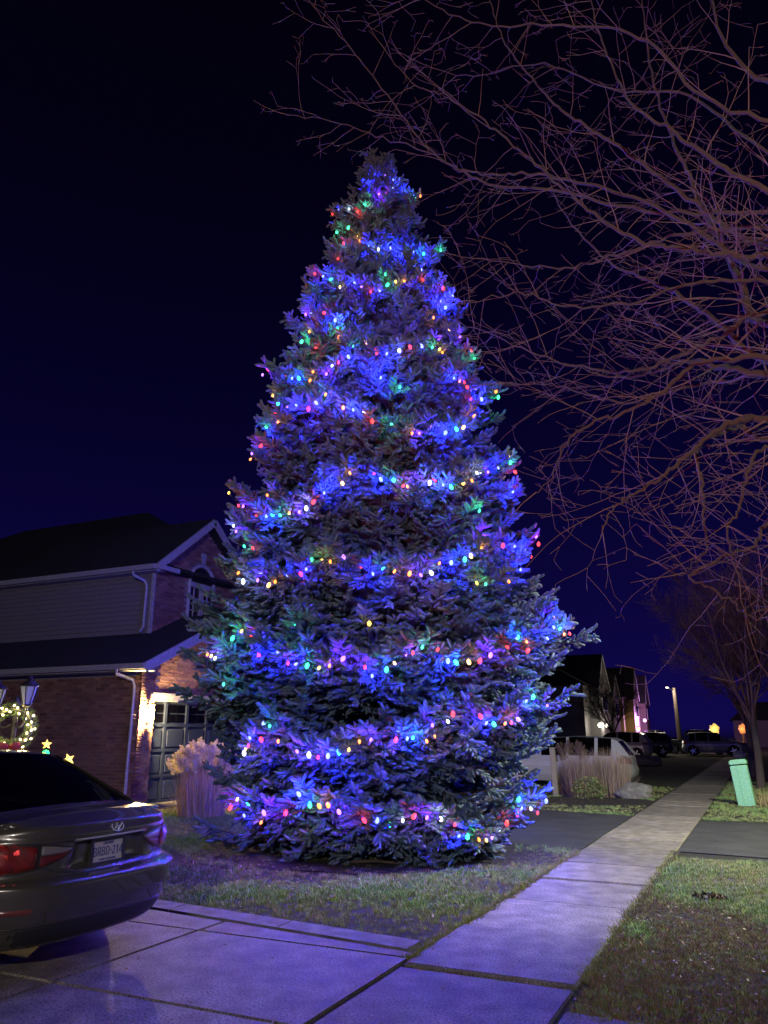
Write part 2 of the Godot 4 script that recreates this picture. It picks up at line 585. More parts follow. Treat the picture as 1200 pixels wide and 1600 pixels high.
func build_house() -> void:
	var t := thing("brick_house", "two storey red brick house with dark garage door and arched window", "house")
	var bm := MB.new()
	bm.bbox(Vector3.ZERO, Vector3(0.23, 0.069, 0.03), 0.004)
	M.brick_mesh = bm.mesh()
	var fx := -12.9
	var sz := -14.1
	var b := MB.new()
	# mortar backing walls: side of garage, front pier, front beyond the door, over the door, gable
	b.box(Vector3(-17.6, 1.5, sz - 0.115), Vector3(9.0, 3.0, 0.2))
	put("side_wall", b.mesh(), M.mortar, t)
	b = MB.new()
	b.box(Vector3(fx - 0.115, 1.5, (sz - 0.22 - 14.6) * 0.5), Vector3(0.2, 3.0, 14.6 - 0.22 + sz))
	b.box(Vector3(fx - 0.115, 1.5, -19.55), Vector3(0.2, 3.0, 0.9))
	b.box(Vector3(fx - 0.115, 2.68, -16.85), Vector3(0.2, 0.64, 4.5))
	b.quad(Vector3(fx - 0.02, 3.0, sz), Vector3(fx - 0.02, 4.5, -17.05), Vector3(fx - 0.02, 4.5, -17.05), Vector3(fx - 0.02, 3.0, -20.0))
	put("front_wall", b.mesh(), M.mortar, t)
	var rest := MB.new()
	rest.colored = true
	var left := 300
	# pier beside the door first: its bricks show largest
	left = bricks(t, rest, Vector3(fx - 0.0, 0, sz), Vector3(0, 0, -1), Vector3(1, 0, 0), 0.5, 3.0, func(_x, _y, _a, _b): return true, left)
	left = bricks(t, rest, Vector3(fx - 4.7, 0, sz), Vector3(1, 0, 0), Vector3(0, 0, 1), 4.7, 2.9, func(x, y, _a, _b): return x > 2.1 and y > 0.5, left)
	bricks(t, rest, Vector3(fx - 4.7, 0, sz), Vector3(1, 0, 0), Vector3(0, 0, 1), 4.7, 2.9, func(x, y, _a, _b): return not (x > 2.1 and y > 0.5 and y < 1.2), 0)
	bricks(t, rest, Vector3(fx - 0.0, 2.36, sz), Vector3(0, 0, -1), Vector3(1, 0, 0), 5.9, 2.2,
		func(x, y, _a, _b): return x > 0.5 and y + 2.36 < 2.92 + 0.466 * minf(x + 0.1, 6.0 - x), 0)
	# upper storey
	var ux := -14.27
	var uz := -15.8
	b = MB.new()
	b.box(Vector3(ux - 0.115, 4.6, -19.0), Vector3(0.2, 2.4, 6.4))
	b.quad(Vector3(ux - 0.02, 5.8, -15.8), Vector3(ux - 0.02, 7.45, -17.78), Vector3(ux - 0.02, 7.45, -17.78), Vector3(ux - 0.02, 5.8, -19.8))
	put("upper_front_wall", b.mesh(), M.mortar, t)
	var arch := func(x: float, y: float, _a: float, _b: float) -> bool:
		var zz := x - 1.93
		var yy := y + 3.4
		if absf(zz) < 0.62 and yy > 4.6 and yy < 5.74: return false
		if yy >= 5.74 and Vector2(zz, yy - 5.74).length() < 0.62: return false
		if yy > 5.75 and yy > 7.42 - 0.784 * absf(x - 1.98): return false
		return true
	bricks(t, rest, Vector3(ux, 3.4, uz), Vector3(0, 0, -1), Vector3(1, 0, 0), 5.0, 4.1, arch, 0)
	var bw := put("brickwork", rest.mesh(), M.brickwork, t)
	bw.set_meta("kind", "stuff")
	b = MB.new()
	b.box(Vector3(-22.2, 4.6, uz - 0.1), Vector3(15.6, 2.5, 0.2))
	b.box(Vector3(-22.2, 3.0, -25.0), Vector3(15.6, 5.9, 0.2))
	put("rear_walls", b.mesh(), M.siding, t)
	for k in 17:   # lap siding, board by board
		b = MB.new()
		var y := 3.62 + k * 0.128
		var x0 := ux - 0.06
		b.hexa([Vector3(-29.8, y, uz + 0.038), Vector3(x0, y, uz + 0.038), Vector3(x0, y, uz - 0.02), Vector3(-29.8, y, uz - 0.02),
			Vector3(-29.8, y + 0.132, uz + 0.006), Vector3(x0, y + 0.132, uz + 0.006), Vector3(x0, y + 0.132, uz - 0.02), Vector3(-29.8, y + 0.132, uz - 0.02)])
		put("siding_board", b.mesh(), M.siding, t)
	b = MB.new()
	b.box(Vector3(ux - 0.03, 4.7, uz + 0.02), Vector3(0.1, 2.3, 0.06))
	put("corner_trim", b.mesh(), M.white, t)
	# roofs
	b = MB.new()
	var e := 3.1
	var rz := -17.05
	var ry := e + 0.466 * 3.35
	for q in [[-13.66, 1.0], [-20.44, -1.0]]:
		b.hexa([Vector3(-22.2, e - 0.02, q[0]), Vector3(-12.42, e - 0.02, q[0]), Vector3(-12.42, ry - 0.02, rz), Vector3(-22.2, ry - 0.02, rz),
			Vector3(-22.2, e + 0.06, q[0]), Vector3(-12.42, e + 0.06, q[0]), Vector3(-12.42, ry + 0.06, rz), Vector3(-22.2, ry + 0.06, rz)])
	put("garage_roof", b.mesh(), M.shingle, t)
	b = MB.new()
	var ey := 5.86
	var A := Vector3(-13.95, ey, -15.42)
	var B := Vector3(-30.2, ey, -15.42)
	var C := Vector3(-30.2, ey, -25.3)
	var D := Vector3(-13.95, ey, -25.3)
	var R0 := Vector3(-19.0, 9.2, -20.36)
	var R1 := Vector3(-25.2, 9.2, -20.36)
	b.quad(B, R1, R0, A); b.quad(D, R0, R1, C)
	b.tri(A, R0, D); b.tri(C, R1, B)
	b.quad(A + Vector3(0, -0.03, 0), D + Vector3(0, -0.03, 0), C + Vector3(0, -0.03, 0), B + Vector3(0, -0.03, 0))
	put("main_roof", b.mesh(), M.shingle, t)
	b = MB.new()
	var pk := Vector3(-13.98, 7.66, -17.78)
	for s in [[-15.45, 1.0], [-20.11, -1.0]]:
		var ev := Vector3(-13.98, 5.84, s[0])
		b.hexa([ev + Vector3(-6, 0, 0), ev, pk, pk + Vector3(-6, 0, 0), ev + Vector3(-6, 0.07, 0), ev + Vector3(0, 0.07, 0), pk + Vector3(0, 0.07, 0), pk + Vector3(-6, 0.07, 0)])
	put("gable_roof", b.mesh(), M.shingle, t)
	# white rake boards, gutters and soffits
	for s in [-15.45, -20.11]:
		b = MB.new()
		board(b, Vector3(-13.95, 5.78, s), Vector3(-13.95, 7.6, -17.78), 0.05, 0.2)
		put("rake_board", b.mesh(), M.white, t)
	for s in [-13.66, -20.44]:
		b = MB.new()
		board(b, Vector3(-12.4, 3.03, s), Vector3(-12.4, ry - 0.03, rz), 0.05, 0.22)
		put("rake_board", b.mesh(), M.white, t)
	for q in [[-12.42, -22.2, 3.06, -13.6], [-13.95, -30.2, 5.83, -15.36]]:
		b = MB.new()
		var x0: float = q[0]
		var x1: float = q[1]
		b.hexa([Vector3(x1, q[2] - 0.06, q[3] - 0.02), Vector3(x0, q[2] - 0.06, q[3] - 0.02), Vector3(x0, q[2] - 0.06, q[3] - 0.09), Vector3(x1, q[2] - 0.06, q[3] - 0.09),
			Vector3(x1, q[2] + 0.06, q[3] + 0.03), Vector3(x0, q[2] + 0.06, q[3] + 0.03), Vector3(x0, q[2] + 0.06, q[3] - 0.07), Vector3(x1, q[2] + 0.06, q[3] - 0.07)])
		put("gutter", b.mesh(), M.white, t)
		b = MB.new()
		b.box(Vector3((x0 + x1) * 0.5, q[2] - 0.085, q[3] - 0.26), Vector3(x0 - x1 - 0.01, 0.02, 0.36))
		put("soffit", b.mesh(), M.white, t)
	b = MB.new()
	b.box(Vector3(-13.9, 5.83, -15.85), Vector3(0.1, 0.12, 0.86))
	put("gutter", b.mesh(), M.white, t)
	for q in [[-13.05, -13.62, 3.0, sz + 0.05, 0.15], [-14.5, -15.38, 5.75, uz + 0.06, 4.15]]:
		b = MB.new()
		b.tube([Vector3(q[0] - 0.18, q[2], q[1]), Vector3(q[0] - 0.17, q[2] - 0.1, q[1]), Vector3(q[0] - 0.02, q[2] - 0.22, q[3] + 0.06), Vector3(q[0], q[2] - 0.36, q[3]), Vector3(q[0], q[4] + 0.15, q[3]), Vector3(q[0] + 0.01, q[4], q[3] + 0.12)], [0.042], 6)
		put("downspout", b.mesh(), M.white, t)
	# garage door
	var door := Node3D.new()
	door.name = "garage_door"
	t.add_child(door)
	var dx := fx - 0.2
	b = MB.new()
	b.box(Vector3(dx - 0.06, 1.2, -16.85), Vector3(0.05, 2.36, 4.8))
	put("door_leaf", b.mesh(), M.garage, door)
	for c in 6:
		for r in 4:
			var pc := Vector3(dx - 0.012, 0.3 + r * 0.585, -14.85 - c * 0.8)
			if r < 3:
				b = MB.new()
				b.bbox(pc, Vector3(0.62, 0.05, 0.42), 0.022, Basis(Vector3(0, 0, -1), Vector3(1, 0, 0), Vector3(0, -1, 0)))
				put("panel", b.mesh(), M.garage, door)
			else:
				for pz in 2:
					for py in 2:
						b = MB.new()
						b.box(pc + Vector3(0.006, (py - 0.5) * 0.22, (pz - 0.5) * 0.32), Vector3(0.012, 0.19, 0.285))
						put("pane", b.mesh(), M.pane, door)
	for k in 7:
		b = MB.new()
		b.box(Vector3(dx - 0.01, 1.2, -14.45 - k * 0.8), Vector3(0.06, 2.36, 0.09))
		put("stile", b.mesh(), M.garage, door)
	for k in 5:
		b = MB.new()
		b.box(Vector3(dx - 0.008, 0.04 + k * 0.58, -16.85), Vector3(0.058, 0.07, 4.8))
		put("rail", b.mesh(), M.garage, door)
	b = MB.new()
	b.box(Vector3(fx - 0.1, 2.4, -16.85), Vector3(0.26, 0.13, 4.72))
	b.box(Vector3(fx - 0.02, 2.49, -16.85), Vector3(0.14, 0.05, 4.8))
	put("header_trim", b.mesh(), M.white, t)
	b = MB.new()
	b.box(Vector3(-15.5, 1.5, -20.05), Vector3(5.2, 3.0, 0.15))
	b.box(Vector3(-18.2, 1.5, -17.0), Vector3(0.15, 3.0, 6.0))
	put("inner_walls", b.mesh(), M.siding, t)
	# arched window
	var win := Node3D.new()
	win.name = "arched_window"
	t.add_child(win)
	var wz := -17.73
	b = MB.new()
	var rim_ := []
	for k in 15:
		var a := PI * k / 14.0
		rim_.append(Vector3(ux + 0.02, 5.74 + sin(a) * 0.55, wz + cos(a) * 0.55))
	b.tube([Vector3(ux + 0.02, 4.62, wz + 0.55)] + rim_ + [Vector3(ux + 0.02, 4.62, wz - 0.55)], [0.055], 6)
	put("frame", b.mesh(), M.white, win)
	b = MB.new()
	b.box(Vector3(ux + 0.02, 5.68, wz), Vector3(0.1, 0.13, 1.1))
	b.box(Vector3(ux + 0.02, 5.1, wz), Vector3(0.1, 1.05, 0.12))
	b.box(Vector3(ux + 0.05, 4.58, wz), Vector3(0.16, 0.09, 1.24))
	put("transom", b.mesh(), M.white, win)
	b = MB.new()
	for s in [-1.0, 1.0]:
		b.box(Vector3(ux + 0.0, 5.1, wz + s * 0.3), Vector3(0.025, 1.05, 0.03))
		for k in 2: b.box(Vector3(ux + 0.002, 4.96 + k * 0.34, wz + s * 0.3), Vector3(0.022, 0.03, 0.44))
	put("muntins", b.mesh(), M.white, win)
	for s in [-1.0, 1.0]:
		b = MB.new()
		b.box(Vector3(ux - 0.02, 5.12, wz + s * 0.28), Vector3(0.012, 1.06, 0.5))
		put("pane", b.mesh(), M.pane, win)
	b = MB.new()
	for k in 14:
		b.tri(Vector3(ux - 0.015, 5.74, wz), Vector3(ux - 0.015, 5.74 + sin(PI * k / 14.0) * 0.52, wz + cos(PI * k / 14.0) * 0.52), Vector3(ux - 0.015, 5.74 + sin(PI * (k + 1) / 14.0) * 0.52, wz + cos(PI * (k + 1) / 14.0) * 0.52))
	put("fanlight", b.mesh(), M.pane, win)
	b = MB.new()
	b.box(Vector3(ux - 0.3, 5.3, wz - 0.27), Vector3(0.02, 1.6, 0.5))
	put("curtain", b.mesh(), M.white, win)
	b = MB.new()
	b.box(Vector3(ux - 0.5, 5.2, wz), Vector3(0.02, 2.4, 1.6))
	put("room_back", b.mesh(), M.black, win)
	b = MB.new()
	b.hexa([Vector3(ux, 6.36, wz + 0.07), Vector3(ux + 0.05, 6.36, wz + 0.07), Vector3(ux + 0.05, 6.36, wz - 0.07), Vector3(ux, 6.36, wz - 0.07),
		Vector3(ux, 6.66, wz + 0.11), Vector3(ux + 0.05, 6.66, wz + 0.11), Vector3(ux + 0.05, 6.66, wz - 0.11), Vector3(ux, 6.66, wz - 0.11)])
	put("keystone", b.mesh(), M.white, t)

	# wall lantern on the pier
	var s := thing("wall_lantern", "glowing wall lantern on the brick pier beside the garage door", "wall lamp", Vector3(fx + 0.02, 2.02, -14.36))
	b = MB.new()
	b.bbox(Vector3(0.012, 0.0, 0), Vector3(0.024, 0.42, 0.12), 0.01)
	b.box(Vector3(0.06, 0.14, 0), Vector3(0.1, 0.025, 0.03))
	put("back_plate", b.mesh(), M.black, s)
	b = MB.new()
	b.lathe([[0.0, 0.2], [0.085, 0.2], [0.09, 0.215], [0.0, 0.26]], 14, Vector3(0.12, 0, 0))
	b.lathe([[0.0, -0.22], [0.08, -0.2], [0.085, -0.19], [0.0, -0.185]], 14, Vector3(0.12, 0, 0))
	for k in 4:
		var a := TAU * k / 4.0 + 0.4
		b.box(Vector3(0.12 + cos(a) * 0.075, 0, sin(a) * 0.075), Vector3(0.01, 0.4, 0.01))
	put("cage", b.mesh(), M.black, s)
	b = MB.new()
	b.lathe([[0.0, -0.17], [0.055, -0.165], [0.055, 0.165], [0.0, 0.17]], 14, Vector3(0.12, 0, 0))
	put("lamp_glass", b.mesh(), glow(lin(1.0, 0.80, 0.36), 8.0), s)
	omni(s, Vector3(0.12, 0, 0), lin(1.0, 0.70, 0.26), 30.0, 0.05)

# ---------------------------------------------------------------- the big spruce
const TREE := Vector3(-5.3, 0, -11.0)
const PROFILE := [[0.0, 2.2], [0.5, 2.45], [1.2, 2.65], [2.0, 2.88], [2.9, 3.08], [4.0, 2.6], [5.3, 2.32], [7.2, 1.92], [9.4, 1.22], [10.8, 0.68], [11.5, 0.34], [12.15, 0.03]]

func crown_radius(h: float) -> float:
	for k in PROFILE.size() - 1:
		if h <= PROFILE[k + 1][0]:
			return lerpf(PROFILE[k][1], PROFILE[k + 1][1], clampf((h - PROFILE[k][0]) / (PROFILE[k + 1][0] - PROFILE[k][0]), 0, 1))
	return 0.02

func shoot(b: MB, p: Vector3, d: Vector3, length: float, pale: float) -> void:   # a blunt twig thick with needles
	var side := d.cross(Vector3.UP).normalized()
	var upd := side.cross(d).normalized()
	b.tint = Color(0.09, 0.13, 0.175) * pale
	b.tube([p, p + d * length * 0.3, p + d * length * 0.8 + upd * length * 0.03, p + d * (length + 0.004) + upd * length * 0.05], [0.006, 0.018, 0.019, 0.011], 6, false)
	var n := int(length * 800.0)
	for k in n:
		var s := (k + 0.5) / n
		var a := k * 2.399 + rr(-0.3, 0.3)
		var q := p + d * (length * s) + upd * (length * 0.05 * s)
		var out := side * cos(a) + upd * (sin(a) * 0.9 + 0.2)
		var dir := (out * 0.95 + d * (0.3 + 0.35 * s * s * s)).normalized()
		var ln := rr(0.024, 0.032) * minf(1.0, 0.6 + 2.5 * s) * (1.0 - 0.35 * s * s)
		var w := dir.cross(d).normalized() * 0.0042
		var g := pale * rr(0.75, 1.2)
		b.tint = Color(0.095 * g, 0.145 * g, 0.21 * g)
		b.tri(q - w, q + dir * ln, q + w)

func sprig_mesh(seed_: int) -> ArrayMesh:
	rng.seed = seed_
	var b := MB.new()
	b.colored = true
	var L := 0.27
	shoot(b, Vector3.ZERO, Vector3(0, 0.05, 1).normalized(), L, 1.0)
	for s in [0.12, 0.34, 0.56, 0.78]:
		for sd in [-1.0, 1.0]:
			if rng.randf() < 0.12: continue
			var ang := rr(0.65, 1.0)
			var d := Vector3(sin(ang) * sd, rr(-0.35, 0.5), cos(ang)).normalized()
			shoot(b, Vector3(0, 0.0, L * (s + rr(-0.06, 0.06))), d, rr(0.11, 0.16) * (1.1 - 0.45 * s), rr(0.9, 1.2))
	return b.mesh()

func build_spruce() -> void:
	var t := thing("spruce_tree", "tall blue spruce hung with coloured lights on the front lawn", "tree", TREE)
	var b := MB.new()
	b.tube([Vector3(0, -0.1, 0), Vector3(0, 0.25, 0), Vector3(0.02, 3, 0.01), Vector3(0, 7, 0), Vector3(-0.01, 10.5, 0), Vector3(0, 12.0, 0)], [0.27, 0.2, 0.165, 0.11, 0.05, 0.01], 12)
	put("trunk", b.mesh(), M.bark_dark, t)
	var protos := [sprig_mesh(11), sprig_mesh(12), sprig_mesh(13)]
	rng.seed = 99
	var nz := FastNoiseLite.new()
	nz.seed = 5
	nz.frequency = 0.9
	nz.fractal_octaves = 2
	var tr := [[], [], []]
	var cl := [[], [], []]
	var wood := MB.new()
	var h := 0.3
	while h < 12.0:
		var r := crown_radius(h)
		var gap := lerpf(0.58, 0.3, clampf(h / 10.0, 0, 1))   # tiers of boughs, closer towards the top
		for sub in 2:
			var n := maxi(4, int(TAU * r / (1.15 if r > 1.0 else 0.85)))
			var a0 := rr(0, TAU)
			for k in n:
				var a := a0 + TAU * k / n + rr(-0.22, 0.22)
				var hh := maxf(0.22, h + rr(-0.12, 0.12) + sub * gap * 0.45)
				var dir := Vector3(cos(a), 0, sin(a))
				var lump := nz.get_noise_3d(dir.x * 2.0 + 7.0, hh * 0.7, dir.z * 2.0)
				var L := maxf(0.2, crown_radius(hh) * (0.93 + 0.20 * lump + rr(-0.09, 0.08)) * (1.0 if sub == 0 else rr(0.82, 0.97)))
				bough(tr, cl, wood, a, dir, hh, L)
		h += gap
	for q in bulbs_at:   # every bulb hangs on a bough
		var flat := Vector3(q.x, 0, q.z)
		bough(tr, cl, wood, atan2(q.z, q.x), flat.normalized(), maxf(0.2, q.y - 0.05), maxf(0.2, flat.length() + rr(-0.12, 0.02)))
	for k in 9:   # the leader
		place_sprig(tr, cl, Vector3(0, 11.5 + k * 0.06, 0), Vector3(cos(k * 2.4), 1.6, sin(k * 2.4)).normalized(), 0.8, 12.0)
	put("branches", wood.mesh(), M.bark_dark, t)
	for k in 3: many("foliage", protos[k], M.leafy, tr[k], cl[k], t)
	print("sprigs ", tr[0].size() * 3)

func bough(tr: Array, cl: Array, wood: MB, a: float, dir: Vector3, hh: float, L: float) -> void:
	var up := clampf(hh / 12.3, 0, 1)
	var slope := lerpf(-0.06, 0.75, up ** 1.5)   # how far the bough rises on its way out
	var y0 := maxf(0.15, hh - L * slope)
	var droop := lerpf(0.2, 0.03, clampf(hh / 8.0, 0, 1)) * L
	var pts := []
	var rad := []
	var ns := 9
	for i in ns:
		var s := i / (ns - 1.0)
		var y := lerpf(y0, hh, s) - droop * sin(PI * s) * 0.5 + 0.06 * L * s * s
		pts.append(dir * (L * s) + Vector3(0, maxf(0.1, y), 0) + Vector3(-dir.z, 0, dir.x) * (0.06 * sin(s * 5.0 + a * 3.0)))
		rad.append(lerpf(0.012 + 0.009 * L, 0.005, s))
	wood.tube(pts, rad, 4, false)
	var s1 := clampf(1.0 - 1.7 / L, 0.12, 0.8)
	var side := 1.0
	var hang := lerpf(-0.34, 0.05, clampf(hh / 7.0, 0, 1))
	while s1 < 0.97:
		var f := s1 * (ns - 1)
		var i0 := mini(int(f), ns - 2)
		var p: Vector3 = pts[i0].lerp(pts[i0 + 1], f - i0)
		var ax: Vector3 = (pts[i0 + 1] - pts[i0]).normalized()
		var lat := ax.cross(Vector3.UP).normalized()
		var reach := minf(0.72, 0.12 + (1.0 - s1) * L * 0.55) * rr(0.7, 1.15)
		side = -side
		var ang := rr(0.7, 1.05)
		var d := (ax * cos(ang) + lat * sin(ang) * side + Vector3(0, hang + rr(-0.14, 0.12), 0)).normalized()
		var m := maxi(1, int(round(reach / 0.2)))
		wood.tube([p, p + d * reach], [0.006, 0.003], 3, false)
		for j in m:
			var q := p + d * (reach * j / m) + Vector3(0, -0.015 * j, 0)
			var dd := (d + Vector3(rr(-0.3, 0.3), rr(-0.2, 0.2), rr(-0.3, 0.3))).normalized()
			place_sprig(tr, cl, q, dd, rr(0.85, 1.2), hh)
			if rng.randf() < 0.35:   # hanging shoots under the spray
				place_sprig(tr, cl, q, (d * 0.5 + Vector3(rr(-0.4, 0.4), -0.8 - hang, rr(-0.4, 0.4))).normalized(), rr(0.6, 0.85), hh)
		s1 += 0.15 / L * rr(0.7, 1.3)
	var tipd: Vector3 = (pts[ns - 1] - pts[ns - 2]).normalized()
	place_sprig(tr, cl, pts[ns - 1] - tipd * 0.22, (tipd + Vector3(0, 0.1, 0)).normalized(), 1.25, hh)

func place_sprig(tr: Array, cl: Array, p: Vector3, d: Vector3, s: float, _h: float) -> void:
	var k := rng.randi() % 3
	var x := Vector3.UP.cross(d).normalized()
	if x.length() < 0.5: x = Vector3.RIGHT
	var y := d.cross(x).normalized()
	tr[k].append(Transform3D(Basis(x, y, d).rotated(d, rr(-0.5, 0.5)).scaled_local(Vector3.ONE * s), p))
	var g := rr(0.75, 1.25)
	cl[k].append(Color(g * rr(0.9, 1.12), g, g * rr(0.92, 1.1)))

# ---------------------------------------------------------------- light strings on the spruce
const HUES := [[1.0, 0.035, 0.03], [0.03, 1.0, 0.33], [0.012, 0.018, 1.0], [0.15, 0.014, 1.0], [1.0, 0.25, 0.03], [1.0, 0.55, 0.07], [0.75, 0.82, 1.0]]
const NAMES := ["red", "green", "blue", "purple", "orange", "yellow", "white"]
var bulbs_at := []
const POWER := [0.11, 0.13, 1.75, 0.5, 0.08, 0.06, 0.085]

func on_crown(px: float, py: float) -> Vector3:   # where the sight line meets the crown, or passes nearest to its outline
	var d := ray(px, py)
	var best := EYE
	var gap := 1e9
	var s := 7.5
	while s < 17.0:
		var p := EYE + d * s
		var g := Vector2(p.x - TREE.x, p.z - TREE.z).length() - crown_radius(p.y) * 0.98 - 0.03
		if g < gap:
			gap = g
			best = p
		if g < 0.0: return p
		s += 0.02
	return best

